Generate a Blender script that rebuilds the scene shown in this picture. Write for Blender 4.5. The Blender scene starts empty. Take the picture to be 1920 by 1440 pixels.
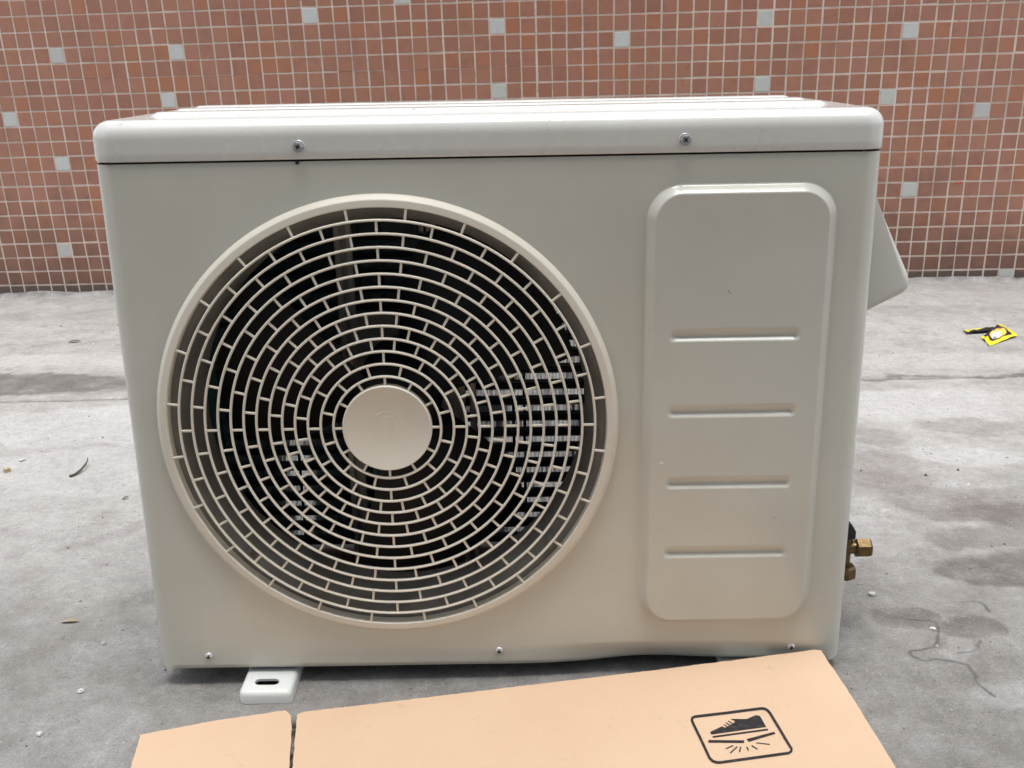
import bpy, bmesh, math, random
import numpy as np
from mathutils import Vector, Matrix
random.seed(7)
S = bpy.context.scene
COL = S.collection
rad = math.radians

# ------------------------------------------------------------------ camera
FPX = 1962.896
cam = bpy.data.cameras.new('camera')
cam.sensor_fit = 'HORIZONTAL'
cam.sensor_width = 36.0
cam.lens = 36.0 * FPX / 1920.0
cam.clip_start = 0.02
cam.clip_end = 500
cam_o = bpy.data.objects.new('camera', cam)
COL.objects.link(cam_o)
CP = Vector((0.434897, -1.065292, 0.673729))
CR = Vector((0.99962317, 0.00181457, -0.02739042))
CU = Vector((0.02561209, 0.29735914, 0.95442211))
CF = Vector((-0.00987665, 0.95476398, -0.29720061))
cam_o.matrix_world = Matrix(((CR.x, CU.x, -CF.x, CP.x), (CR.y, CU.y, -CF.y, CP.y),
                             (CR.z, CU.z, -CF.z, CP.z), (0, 0, 0, 1)))
S.camera = cam_o

# ------------------------------------------------------------------ sky, sun, exposure
SUN_EL, SUN_AZ = 80.0, 165.0      # high sun veiled by cloud
world = bpy.data.worlds.new('World')
S.world = world
world.use_nodes = True
wn, wl = world.node_tree.nodes, world.node_tree.links
bg = wn['Background']
sky = wn.new('ShaderNodeTexSky')
sky.sky_type = 'NISHITA'
sky.sun_disc = False
sky.sun_elevation = rad(SUN_EL)
sky.sun_rotation = rad(SUN_AZ)
sky.air_density = 1.0
sky.dust_density = 3.0
hs = wn.new('ShaderNodeHueSaturation')
hs.inputs['Saturation'].default_value = 0.26      # cloud cover greys the sky
wl.new(sky.outputs[0], hs.inputs['Color'])
wl.new(hs.outputs[0], bg.inputs[0])
bg.inputs[1].default_value = 0.15
sun = bpy.data.lights.new('sun', 'SUN')
sun.energy = 1.3
sun.angle = rad(30)
sun.color = (1.0, 0.985, 0.96)
sun_o = bpy.data.objects.new('sun', sun)
COL.objects.link(sun_o)
sd = Vector((math.sin(rad(SUN_AZ)) * math.cos(rad(SUN_EL)), math.cos(rad(SUN_AZ)) * math.cos(rad(SUN_EL)), math.sin(rad(SUN_EL))))
sun_o.rotation_euler = sd.to_track_quat('Z', 'Y').to_euler()
S.view_settings.view_transform = 'Standard'
S.view_settings.look = 'None'
S.view_settings.exposure = 0.88
S.view_settings.gamma = 1.0
S.view_settings.use_curve_mapping = False

# ------------------------------------------------------------------ helpers
def tag(o, label=None, cat=None, group=None, kind=None):
    if label: o['label'] = label
    if cat: o['category'] = cat
    if group: o['group'] = group
    if kind: o['kind'] = kind
    return o

def empty(name, loc, rot=(0, 0, 0)):
    o = bpy.data.objects.new(name, None)
    o.empty_display_size = 0.05
    o.location = loc
    o.rotation_euler = rot
    COL.objects.link(o)
    return o

def link(name, me, m=None, parent=None):
    o = bpy.data.objects.new(name, me)
    if m is not None and not me.materials:
        me.materials.append(m)
    COL.objects.link(o)
    if parent is not None:
        o.parent = parent
    return o

def np_mesh(name, verts, quads, smooth=True):
    me = bpy.data.meshes.new(name)
    verts = np.asarray(verts, np.float32)
    quads = np.asarray(quads, np.int32)
    nq, k = quads.shape
    me.vertices.add(len(verts))
    me.vertices.foreach_set('co', verts.ravel())
    me.loops.add(nq * k)
    me.loops.foreach_set('vertex_index', quads.ravel())
    me.polygons.add(nq)
    me.polygons.foreach_set('loop_start', np.arange(0, nq * k, k, dtype=np.int32))
    me.polygons.foreach_set('loop_total', np.full(nq, k, np.int32))
    me.polygons.foreach_set('use_smooth', np.full(nq, smooth))
    me.update(calc_edges=True)
    return me

def sub_mesh(name, verts, quads, smooth=True):
    """mesh from the faces given, unused vertices dropped"""
    quads = np.asarray(quads)
    used, inv = np.unique(quads, return_inverse=True)
    return np_mesh(name, np.asarray(verts)[used], inv.reshape(quads.shape), smooth)

def py_mesh(name, verts, faces, smooth=False):
    me = bpy.data.meshes.new(name)
    me.from_pydata([tuple(v) for v in verts], [], faces)
    me.polygons.foreach_set('use_smooth', [smooth] * len(me.polygons))
    me.update()
    return me

def fix_normals(me):
    bm = bmesh.new(); bm.from_mesh(me)
    bmesh.ops.recalc_face_normals(bm, faces=bm.faces)
    bm.to_mesh(me); bm.free()
    return me

def auto_smooth(me, ang=35):
    bm = bmesh.new(); bm.from_mesh(me)
    for f in bm.faces: f.smooth = True
    for e in bm.edges:
        if len(e.link_faces) == 2 and e.calc_face_angle() > rad(ang): e.smooth = False
    bm.to_mesh(me); bm.free()
    return me

def bm_box(bm, x0, x1, y0, y1, z0, z1, bevel=0.0, seg=2):
    r = bmesh.ops.create_cube(bm, size=1.0)
    vs = r['verts']
    for v in vs:
        v.co = Vector(((x0 + x1) / 2 + v.co.x * (x1 - x0), (y0 + y1) / 2 + v.co.y * (y1 - y0), (z0 + z1) / 2 + v.co.z * (z1 - z0)))
    if bevel > 0:
        es = list({e for v in vs for e in v.link_edges})
        bmesh.ops.bevel(bm, geom=es, offset=bevel, segments=seg, profile=0.5, affect='EDGES')

def bm_done(bm, name, ang=35):
    bmesh.ops.recalc_face_normals(bm, faces=bm.faces)
    me = bpy.data.meshes.new(name)
    bm.to_mesh(me); bm.free()
    return auto_smooth(me, ang)

def box_mesh(name, *a, bevel=0.0, seg=2):
    bm = bmesh.new(); bm_box(bm, *a, bevel=bevel, seg=seg)
    return bm_done(bm, name)

def lathe(name, prof, n=64, axis='y', close=False, ang=40):
    """prof: list of (radius, along-axis)"""
    verts, faces = [], []
    m = len(prof)
    for i in range(n):
        a = 2 * math.pi * i / n
        for r, t in prof:
            if axis == 'y': verts.append((r * math.cos(a), t, r * math.sin(a)))
            elif axis == 'x': verts.append((t, r * math.cos(a), r * math.sin(a)))
            else: verts.append((r * math.cos(a), r * math.sin(a), t))
    for i in range(n):
        j = (i + 1) % n
        for k in range(m if close else m - 1):
            l = (k + 1) % m
            faces.append((i * m + k, j * m + k, j * m + l, i * m + l))
    me = py_mesh(name, verts, faces, True)
    bm = bmesh.new(); bm.from_mesh(me)
    bmesh.ops.remove_doubles(bm, verts=bm.verts, dist=1e-6)
    bmesh.ops.dissolve_degenerate(bm, edges=bm.edges, dist=1e-7)
    bmesh.ops.recalc_face_normals(bm, faces=bm.faces)
    bm.to_mesh(me); bm.free()
    return auto_smooth(me, ang)

def prism_mesh(name, poly, t0, t1, to3, bevel=0.0, seg=3):
    """poly extruded from t0 to t1; to3(u, v, t) -> xyz"""
    n = len(poly)
    vs = [to3(u, v, t0) for u, v in poly] + [to3(u, v, t1) for u, v in poly]
    fs = [tuple(range(n)), tuple(range(2 * n - 1, n - 1, -1))] + [(i, i + n, (i + 1) % n + n, (i + 1) % n) for i in range(n)]
    bm = bmesh.new()
    bv = [bm.verts.new(v) for v in vs]
    for f in fs: bm.faces.new([bv[i] for i in f])
    if bevel: bmesh.ops.bevel(bm, geom=list(bm.edges), offset=bevel, segments=seg, profile=0.5, affect='EDGES')
    return bm_done(bm, name)

# value noise for geometry and stains
_rng = np.random.RandomState(3)
_LAT = _rng.rand(256, 256).astype(np.float32)
def vnoise(x, y):
    xi = np.floor(x).astype(np.int64); yi = np.floor(y).astype(np.int64)
    fx = (x - xi).astype(np.float32); fy = (y - yi).astype(np.float32)
    fx = fx * fx * (3 - 2 * fx); fy = fy * fy * (3 - 2 * fy)
    a = _LAT[yi & 255, xi & 255]; b = _LAT[yi & 255, (xi + 1) & 255]
    c = _LAT[(yi + 1) & 255, xi & 255]; d = _LAT[(yi + 1) & 255, (xi + 1) & 255]
    return (a * (1 - fx) + b * fx) * (1 - fy) + (c * (1 - fx) + d * fx) * fy
def fbm(x, y, s, octv=4, off=0.0):
    x = np.asarray(x, np.float64) / s + off * 17.3 + 100; y = np.asarray(y, np.float64) / s + off * 9.1 + 100
    t = 0; a = 1.0; n = 0
    for _ in range(octv):
        t = t + a * vnoise(x, y); n += a
        x = x * 2.03 + 11.7; y = y * 2.03 + 5.3; a *= 0.5
    return t / n
def sstep(a, b, x):
    t = np.clip((np.asarray(x) - a) / (b - a), 0, 1)
    return t * t * (3 - 2 * t)

# ------------------------------------------------------------------ materials
def mat(name, col, rough=0.5, metal=0.0, spec=0.5, coat=0.0, coat_rough=0.1):
    m = bpy.data.materials.new(name); m.use_nodes = True
    b = m.node_tree.nodes['Principled BSDF']
    b.inputs['Base Color'].default_value = (*col, 1)
    b.inputs['Roughness'].default_value = rough
    b.inputs['Metallic'].default_value = metal
    b.inputs['Specular IOR Level'].default_value = spec
    b.inputs['Coat Weight'].default_value = coat
    b.inputs['Coat Roughness'].default_value = coat_rough
    return m, b, m.node_tree.nodes, m.node_tree.links

def coords(n, l, scale=1.0):
    tc = n.new('ShaderNodeTexCoord')
    mp = n.new('ShaderNodeMapping')
    mp.inputs['Scale'].default_value = (scale,) * 3 if not isinstance(scale, tuple) else scale
    l.new(tc.outputs['Object'], mp.inputs['Vector'])
    return mp.outputs['Vector']

def noise(n, l, vec, scale, detail=4, rough=0.55):
    t = n.new('ShaderNodeTexNoise')
    t.inputs['Scale'].default_value = scale
    t.inputs['Detail'].default_value = detail
    t.inputs['Roughness'].default_value = rough
    l.new(vec, t.inputs['Vector'])
    return t.outputs['Fac']

def ramp(n, l, fac, stops):
    r = n.new('ShaderNodeValToRGB')
    e = r.color_ramp.elements
    while len(e) < len(stops): e.new(0.5)
    for i, (p, c) in enumerate(stops):
        e[i].position = p
        e[i].color = (c, c, c, 1) if not isinstance(c, tuple) else (*c, 1)
    l.new(fac, r.inputs[0])
    return r.outputs[0]

def mixc(n, l, fac, a, b, mode='MIX'):
    m = n.new('ShaderNodeMix'); m.data_type = 'RGBA'; m.blend_type = mode
    for sock, v in ((m.inputs[0], fac), (m.inputs[6], a), (m.inputs[7], b)):
        if isinstance(v, (int, float)): sock.default_value = v
        elif isinstance(v, tuple): sock.default_value = (*v, 1)
        else: l.new(v, sock)
    return m.outputs[2]

def bump(n, l, b, h, strength=0.2, dist=0.001):
    k = n.new('ShaderNodeBump')
    k.inputs['Strength'].default_value = strength
    k.inputs['Distance'].default_value = dist
    l.new(h, k.inputs['Height'])
    l.new(k.outputs[0], b.inputs['Normal'])

def math_node(n, l, op, a, b=0.0):
    k = n.new('ShaderNodeMath'); k.operation = op
    for sock, v in ((k.inputs[0], a), (k.inputs[1], b)):
        if isinstance(v, (int, float)): sock.default_value = v
        else: l.new(v, sock)
    return k.outputs[0]

def paint_material(name, col, rough, coat, cr=0.13, wavy=1.2):
    m, b, n, l = mat(name, col, rough, coat=coat, coat_rough=cr)
    v = coords(n, l)
    smudge = noise(n, l, v, 5.0, 5, 0.6)
    c1 = mixc(n, l, ramp(n, l, smudge, [(0.42, 0.0), (0.75, 1.0)]), col, tuple(x * y for x, y in zip(col, (0.90, 0.885, 0.86))))
    specks = noise(n, l, v, 95.0, 2, 0.5)
    c2 = mixc(n, l, ramp(n, l, specks, [(0.755, 0.0), (0.80, 0.55)]), c1, tuple(x * 0.35 for x in col))
    l.new(c2, b.inputs['Base Color'])
    r = ramp(n, l, noise(n, l, v, 11.0, 4, 0.6), [(0.3, rough * 0.85), (0.75, rough * 1.3)])
    l.new(r, b.inputs['Roughness'])
    peel = noise(n, l, v, 420.0, 2, 0.5)
    wave = noise(n, l, v, 9.0, 2, 0.5)
    h = math_node(n, l, 'ADD', math_node(n, l, 'MULTIPLY', peel, 0.035), math_node(n, l, 'MULTIPLY', wave, wavy))
    bump(n, l, b, h, 0.5, 0.0006)
    return m

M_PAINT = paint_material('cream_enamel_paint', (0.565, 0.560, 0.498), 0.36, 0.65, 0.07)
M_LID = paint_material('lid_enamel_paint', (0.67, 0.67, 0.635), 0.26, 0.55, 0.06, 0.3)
M_PLASTIC = paint_material('cream_grille_plastic', (0.70, 0.665, 0.575), 0.45, 0.0)
M_COVER = paint_material('valve_cover_plastic', (0.62, 0.615, 0.575), 0.5, 0.0)
M_FOOT = paint_material('foot_enamel', (0.74, 0.77, 0.745), 0.4, 0.2)
M_ZINC, *_ = mat('zinc_screw', (0.66, 0.67, 0.69), 0.33, 0.65)
M_GALV, *_ = mat('galvanised_bracket', (0.62, 0.60, 0.56), 0.5, 0.2)
M_DARK, *_ = mat('black_recess', (0.012, 0.012, 0.012), 0.6)
M_FAN, *_ = mat('black_fan_plastic', (0.006, 0.007, 0.009), 0.5, spec=0.25)
M_FIN, *_ = mat('blue_coated_fins', (0.10, 0.22, 0.27), 0.45, 0.0)
M_TUBE, *_ = mat('coil_tube', (0.05, 0.055, 0.06), 0.5, 0.4)
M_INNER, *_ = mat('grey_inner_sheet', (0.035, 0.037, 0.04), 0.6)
M_RUBBER, *_ = mat('black_rubber', (0.012, 0.012, 0.014), 0.55)

m, b, n, l = mat('brass', (0.42, 0.27, 0.11), 0.38, 1.0)
v = coords(n, l)
l.new(mixc(n, l, ramp(n, l, noise(n, l, v, 160, 4), [(0.4, 0.0), (0.7, 1.0)]), (0.205, 0.14, 0.068), (0.105, 0.074, 0.04)), b.inputs['Base Color'])
l.new(ramp(n, l, noise(n, l, v, 220, 3), [(0.3, 0.28), (0.7, 0.55)]), b.inputs['Roughness'])
M_BRASS = m

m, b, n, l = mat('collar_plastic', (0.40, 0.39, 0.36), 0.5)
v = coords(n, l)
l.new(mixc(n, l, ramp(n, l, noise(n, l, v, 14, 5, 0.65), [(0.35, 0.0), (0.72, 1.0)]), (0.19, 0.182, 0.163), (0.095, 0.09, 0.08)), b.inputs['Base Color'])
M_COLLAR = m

# concrete: stain layers come in as a vertex attribute drawn in metres on the slab itself
m, b, n, l = mat('old_concrete', (0.4, 0.4, 0.4), 0.85, spec=0.3)
v = coords(n, l)
at = n.new('ShaderNodeAttribute'); at.attribute_name = 'stain'
sep = n.new('ShaderNodeSeparateColor'); l.new(at.outputs['Color'], sep.inputs[0])
damp_shade, pink, pale = sep.outputs[0], sep.outputs[1], sep.outputs[2]
big = noise(n, l, v, 3.2, 6, 0.6)
mid = noise(n, l, v, 17, 6, 0.65)
fine = noise(n, l, v, 170, 3, 0.6)
c = mixc(n, l, ramp(n, l, big, [(0.33, 0.0), (0.68, 1.0)]), (0.425, 0.413, 0.395), (0.338, 0.327, 0.312))
c = mixc(n, l, ramp(n, l, mid, [(0.48, 0.0), (0.70, 0.55)]), c, (0.205, 0.193, 0.178))
c = mixc(n, l, ramp(n, l, mid, [(0.28, 0.45), (0.42, 0.0)]), c, (0.55, 0.55, 0.55))
dm = math_node(n, l, 'MULTIPLY', damp_shade, ramp(n, l, mid, [(0.28, 0.55), (0.62, 1.0)]))
c = mixc(n, l, dm, c, (0.112, 0.101, 0.089))
c = mixc(n, l, math_node(n, l, 'MULTIPLY', pink, 0.55), c, (0.25, 0.205, 0.19))
c = mixc(n, l, math_node(n, l, 'MULTIPLY', pale, 0.6), c, (0.55, 0.54, 0.53))
c = mixc(n, l, ramp(n, l, fine, [(0.30, 0.40), (0.44, 0.0)]), c, (0.13, 0.126, 0.12))
c = mixc(n, l, ramp(n, l, fine, [(0.66, 0.0), (0.76, 0.35)]), c, (0.55, 0.54, 0.52))
pit = noise(n, l, v, 75, 2, 0.5)
c = mixc(n, l, ramp(n, l, pit, [(0.735, 0.0), (0.77, 0.8)]), c, (0.085, 0.08, 0.075))
c = mixc(n, l, at.outputs['Alpha'], c, (0.035, 0.033, 0.03))
l.new(c, b.inputs['Base Color'])
l.new(ramp(n, l, dm, [(0.0, 0.88), (1.0, 0.66)]), b.inputs['Roughness'])
scour = noise(n, l, v, 58, 8, 0.78)
c = mixc(n, l, ramp(n, l, scour, [(0.46, 0.0), (0.64, 0.30)]), c, (0.19, 0.184, 0.174))
c = mixc(n, l, ramp(n, l, scour, [(0.32, 0.26), (0.47, 0.0)]), c, (0.52, 0.515, 0.505))
grain = noise(n, l, v, 520, 2, 0.6)
c = mixc(n, l, ramp(n, l, grain, [(0.30, 0.45), (0.47, 0.0)]), c, (0.12, 0.117, 0.11))
c = mixc(n, l, ramp(n, l, grain, [(0.56, 0.0), (0.74, 0.32)]), c, (0.60, 0.59, 0.57))
c = mixc(n, l, at.outputs['Alpha'], c, (0.03, 0.028, 0.025))
l.new(c, b.inputs['Base Color'])
h = math_node(n, l, 'ADD', math_node(n, l, 'MULTIPLY', math_node(n, l, 'ADD', fine, grain), 0.35), math_node(n, l, 'ADD', math_node(n, l, 'ADD', math_node(n, l, 'MULTIPLY', mid, 1.1), math_node(n, l, 'MULTIPLY', scour, 0.8)), math_node(n, l, 'MULTIPLY', ramp(n, l, pit, [(0.72, 1.0), (0.77, 0.0)]), 0.35)))
bump(n, l, b, h, 0.75, 0.003)
M_CONC = m

# glazed wall tile: every tile its own shade
m, b, n, l = mat('red_glazed_tile', (0.33, 0.12, 0.085), 0.33)
v = coords(n, l)
oi = n.new('ShaderNodeObjectInfo'); ge = n.new('ShaderNodeNewGeometry')
wnz = n.new('ShaderNodeTexWhiteNoise'); wnz.noise_dimensions = '2D'
cx = n.new('ShaderNodeCombineXYZ')
l.new(math_node(n, l, 'MULTIPLY', oi.outputs['Random'], 97.0), cx.inputs[0])
l.new(math_node(n, l, 'MULTIPLY', ge.outputs['Random Per Island'], 89.0), cx.inputs[1])
l.new(cx.outputs[0], wnz.inputs['Vector'])
rv = wnz.outputs['Value']
c = ramp(n, l, rv, [(0.0, (0.290, 0.135, 0.086)), (0.28, (0.342, 0.163, 0.108)), (0.55, (0.322, 0.148, 0.093)), (0.80, (0.363, 0.171, 0.114)), (0.90, (0.351, 0.146, 0.078)), (1.0, (0.363, 0.152, 0.076))])
gl = n.new('ShaderNodeNewGeometry')
gr = noise(n, l, gl.outputs['Position'], 260, 3, 0.6)
c = mixc(n, l, ramp(n, l, gr, [(0.35, 0.0), (0.7, 0.28)]), c, (0.36, 0.19, 0.155))
blot = noise(n, l, gl.outputs['Position'], 22, 5, 0.6)
c = mixc(n, l, ramp(n, l, blot, [(0.50, 0.0), (0.74, 0.38)]), c, (0.19, 0.085, 0.066))
spot = noise(n, l, gl.outputs['Position'], 48, 2, 0.5)
c = mixc(n, l, ramp(n, l, spot, [(0.765, 0.0), (0.80, 0.7)]), c, (0.09, 0.05, 0.04))
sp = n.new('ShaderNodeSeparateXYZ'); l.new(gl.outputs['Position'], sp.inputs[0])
# lower courses browner towards the bottom, splashed mud at the foot, ragged edges
low_brown = math_node(n, l, 'SUBTRACT', math_node(n, l, 'MULTIPLY', noise(n, l, gl.outputs['Position'], 5.5, 6, 0.65), 0.66), sp.outputs[2])
c = mixc(n, l, ramp(n, l, math_node(n, l, 'MULTIPLY', low_brown, 3.2), [(0.0, 0.0), (1.0, 0.74)]), c, (0.125, 0.066, 0.050))
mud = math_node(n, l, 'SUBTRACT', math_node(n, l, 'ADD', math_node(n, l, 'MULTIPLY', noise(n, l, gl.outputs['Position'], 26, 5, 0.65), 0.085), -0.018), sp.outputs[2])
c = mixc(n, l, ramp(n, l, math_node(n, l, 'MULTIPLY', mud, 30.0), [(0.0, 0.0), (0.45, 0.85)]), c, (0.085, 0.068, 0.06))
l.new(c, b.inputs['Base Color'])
l.new(ramp(n, l, blot, [(0.3, 0.26), (0.7, 0.46)]), b.inputs['Roughness'])
bump(n, l, b, gr, 0.16, 0.0006)
M_TILE = m

m, b, n, l = mat('pale_glazed_tile', (0.5, 0.51, 0.5), 0.3)
gl = n.new('ShaderNodeNewGeometry'); oi = n.new('ShaderNodeObjectInfo')
c = ramp(n, l, oi.outputs['Random'], [(0.0, (0.44, 0.45, 0.43)), (0.5, (0.53, 0.545, 0.54)), (1.0, (0.47, 0.49, 0.455))])
c = mixc(n, l, ramp(n, l, noise(n, l, gl.outputs['Position'], 70, 5, 0.6), [(0.5, 0.0), (0.75, 0.35)]), c, (0.33, 0.33, 0.31))
l.new(c, b.inputs['Base Color'])
M_PALE = m

m, b, n, l = mat('tile_grout', (0.5, 0.4, 0.33), 0.9, spec=0.2)
gl = n.new('ShaderNodeNewGeometry')
c = mixc(n, l, ramp(n, l, noise(n, l, gl.outputs['Position'], 7, 6, 0.65), [(0.40, 0.0), (0.68, 1.0)]), (0.63, 0.535, 0.47), (0.47, 0.385, 0.33))
c = mixc(n, l, ramp(n, l, noise(n, l, gl.outputs['Position'], 55, 4, 0.6), [(0.58, 0.0), (0.75, 0.7)]), c, (0.27, 0.19, 0.15))
l.new(c, b.inputs['Base Color'])
bump(n, l, b, noise(n, l, gl.outputs['Position'], 240, 3), 0.4, 0.001)
M_GROUT = m

m, b, n, l = mat('kraft_cardboard', (0.62, 0.42, 0.26), 0.85, spec=0.25)
v = coords(n, l)
c = mixc(n, l, ramp(n, l, noise(n, l, v, 6, 5, 0.6), [(0.35, 0.0), (0.7, 1.0)]), (0.69, 0.50, 0.345), (0.655, 0.465, 0.315))
vs = n.new('ShaderNodeMapping'); vs.inputs['Scale'].default_value = (260, 60, 60)
tc = n.new('ShaderNodeTexCoord'); l.new(tc.outputs['Object'], vs.inputs['Vector'])
fib = noise(n, l, vs.outputs[0], 4.0, 4, 0.6)
c = mixc(n, l, ramp(n, l, fib, [(0.38, 0.0), (0.72, 0.20)]), c, (0.54, 0.37, 0.24))
smd = noise(n, l, v, 38, 4, 0.6)
c = mixc(n, l, ramp(n, l, smd, [(0.63, 0.0), (0.82, 0.38)]), c, (0.36, 0.24, 0.15))
l.new(c, b.inputs['Base Color'])
flute = n.new('ShaderNodeTexWave'); flute.inputs['Scale'].default_value = 50.0; flute.inputs['Distortion'].default_value = 0.3
l.new(v, flute.inputs['Vector'])
h = math_node(n, l, 'ADD', math_node(n, l, 'MULTIPLY', flute.outputs['Fac'], 0.22), math_node(n, l, 'MULTIPLY', noise(n, l, v, 9, 3), 1.0))
bump(n, l, b, h, 0.25, 0.001)
M_CARD = m

m, b, n, l = mat('black_print', (0.03, 0.026, 0.026), 0.7, spec=0.3)
v = coords(n, l)
l.new(mixc(n, l, ramp(n, l, noise(n, l, v, 200, 3), [(0.45, 0.0), (0.75, 0.6)]), (0.022, 0.021, 0.024), (0.085, 0.062, 0.05)), b.inputs['Base Color'])
M_PRINT = m

# ------------------------------------------------------------------ ground
G = -0.018
BX, BY, YL, YR, LEAN, TP, H1 = 0.50313, 2.18724, -0.03939, -0.06424, 0.07989, 0.04511, 0.03578
JOINT_Y = 1.1205
CRACKS = [[(0.9032,0.1168),(0.9221,0.1122),(0.9373,0.1079),(0.9451,0.1039),(0.9455,0.0913),(0.9395,0.0740),(0.9312,0.0556),(0.9236,0.0475),(0.9054,0.0417),(0.8958,0.0421),(0.8914,0.0374),(0.8914,0.0286),(0.8980,0.0215),(0.9042,0.0197),(0.9155,0.0218),(0.9278,0.0174),(0.9387,0.0144),(0.9475,0.0062),(0.9465,-0.0107),(0.9440,-0.0287),(0.9475,-0.0420),(0.9518,-0.0550)],
[(0.9464,0.0334),(0.9650,0.0359),(0.9752,0.0453),(0.9834,0.0584)],
[(0.9981,0.1521),(1.0116,0.1522),(1.0204,0.1502),(1.0252,0.1392),(1.0234,0.1261)],
[(1.0452,0.2406),(1.0574,0.2452),(1.0700,0.2437)]]

def wall_y(x):
    x = np.asarray(x)
    return np.where(x < BX, BY + (x - BX) * math.tan(YL), BY + (x - BX) * math.tan(YR))

def grow(a, b, step, end, k=1.35):
    """fine steps from a to b, then growing steps out to end on the far side"""
    return np.linspace(a, b, max(2, int(round(abs(b - a) / step)) + 1))

def spread(start, end, step, k=1.35):
    out = []; p = start; s = step; sg = 1 if end > start else -1
    while (end - p) * sg > s:
        p += sg * s; out.append(p); s *= k
    out.append(end)
    return out

def stain_fields(X, Y):
    wx = X + (fbm(X, Y, 0.11, 4, 1) - 0.5) * 0.095 + (fbm(X, Y, 0.018, 4, 31) - 0.5) * 0.022
    wy = Y + (fbm(X, Y, 0.11, 4, 2) - 0.5) * 0.080 + (fbm(X, Y, 0.018, 4, 32) - 0.5) * 0.020
    def el(cx, cy, rx, ry, rot=0, soft=0.30):
        soft *= 0.55
        ca, sa = math.cos(rad(rot)), math.sin(rad(rot))
        u = ((wx - cx) * ca + (wy - cy) * sa) / rx; v_ = (-(wx - cx) * sa + (wy - cy) * ca) / ry
        return 1 - sstep(1 - soft, 1 + soft, np.sqrt(u * u + v_ * v_))
    damp_shade = np.zeros_like(X); pink = np.zeros_like(X); pale = np.zeros_like(X)
    rough = fbm(X, Y, 0.05, 4, 5)
    for a, args in [(1.9, (-1.00, 1.245, 0.52, 0.092, 0, 0.35)), (0.6, (-0.55, 1.235, 0.13, 0.065)),
                    (0.26, (1.085, 0.755, 0.065, 0.05, -10, 0.15)), (0.30, (1.33, 0.80, 0.14, 0.05, -8, 0.15)),
                    (0.22, (1.06, 0.60, 0.08, 0.09)), (0.50, (1.22, 0.46, 0.20, 0.080, -10)), (0.95, (1.22, 0.40, 0.13, 0.06, -20)), (0.45, (1.04, 0.56, 0.06, 0.06, -40)),
                    (0.60, (1.14, 0.33, 0.11, 0.05)), (0.95, (1.13, 0.22, 0.13, 0.055)), (0.25, (0.97, 0.27, 0.07, 0.04)),
                    (0.75, (0.915, 0.128, 0.045, 0.022, -10, 0.25)), (0.70, (0.985, 0.10, 0.06, 0.025, -15, 0.3)),
                    (0.32, (0.99, 0.06, 0.07, 0.05)), (0.5, (0.935, 0.03, 0.045, 0.012, 0, 0.2)), (0.45, (0.965, -0.02, 0.035, 0.03, 20, 0.2)),
                    (0.28, (0.86, -0.12, 0.05, 0.04)), (0.2, (0.95, -0.20, 0.1, 0.05)), (0.3, (0.83, 0.05, 0.05, 0.10)),
                    (0.34, (-0.03, 0.13, 0.14, 0.11, 30, 0.3)), (0.30, (-0.20, 0.06, 0.13, 0.07, 25)), (0.22, (-0.17, -0.04, 0.16, 0.05, 20)),
                    (0.20, (-0.30, 0.44, 0.07, 0.025, 15)), (0.22, (-0.19, 0.42, 0.10, 0.02, 25)), (0.16, (-0.26, 0.62, 0.05, 0.02)),
                    (0.18, (-0.42, 0.82, 0.08, 0.02)), (0.14, (-0.75, 1.62, 0.3, 0.04)), (0.16, (-0.9, 1.95, 0.3, 0.05)),
                    (0.15, (1.55, 1.75, 0.4, 0.05)), (0.20, (1.7, 1.35, 0.3, 0.03)), (0.95, (1.50, 1.127, 0.42, 0.010, 0, 0.8)), (0.5, (1.62, 1.150, 0.10, 0.02, 0, 0.6))]:
        damp_shade = np.maximum(damp_shade, np.minimum(1.0, a * el(*args) * (0.40 + 1.25 * rough)))
    sx = 0.172 + (-0.066 - Y) * 0.15
    damp_shade = np.maximum(damp_shade, sstep(0.012, 0.003, np.abs(X - sx + 0.004 * np.sin(Y * 90))) * sstep(-0.062, -0.085, Y) * (0.5 + 0.9 * fbm(X, Y, 0.008, 2, 19)))  # shade of the cardboard slot painted dark into this stain layer
    # old damp between the unit and the cardboard
    damp_shade = np.maximum(damp_shade, 0.42 * sstep(0.45, 0.06, Y + (fbm(X, Y, 0.25, 4, 18) - 0.5) * 0.35) * (0.45 + 1.1 * fbm(X, Y, 0.13, 5, 8)))
    for a, args in [(0.55, (1.06, 0.58, 0.07, 0.08)), (0.45, (1.03, 0.50, 0.06, 0.03)), (0.45, (1.22, 0.45, 0.14, 0.07)), (0.35, (1.12, 0.33, 0.10, 0.05)),
                    (0.5, (0.885, 0.15, 0.02, 0.012)), (0.4, (0.93, 0.08, 0.05, 0.03)), (0.35, (-0.055, 0.30, 0.012, 0.006)),
                    (0.20, (1.9, 1.95, 0.6, 0.12)), (0.16, (-0.5, 1.5, 0.4, 0.10)), (0.18, (-0.9, 1.85, 0.5, 0.12))]:
        pink = np.maximum(pink, a * el(*args) * (0.6 + 0.8 * rough))
    for a, args in [(0.8, (-0.45, 0.95, 0.30, 0.13)), (0.6, (-0.35, 0.70, 0.22, 0.12)), (0.6, (-0.75, 1.45, 0.35, 0.06)), (0.8, (1.25, 0.95, 0.25, 0.10)),
                    (0.75, (1.22, 0.66, 0.10, 0.05, -8)), (0.5, (1.35, 1.25, 0.35, 0.06)), (0.4, (0.98, 0.40, 0.05, 0.03)), (0.45, (0.955, 0.06, 0.02, 0.03)),
                    (0.35, (0.99, -0.05, 0.07, 0.03)), (0.3, (-0.06, -0.10, 0.10, 0.05, 30)), (0.25, (-0.10, 0.10, 0.05, 0.02, 30))]:
        pale = np.maximum(pale, a * el(*args) * (0.5 + 0.9 * fbm(X, Y, 0.16, 4, 6)))
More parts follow.
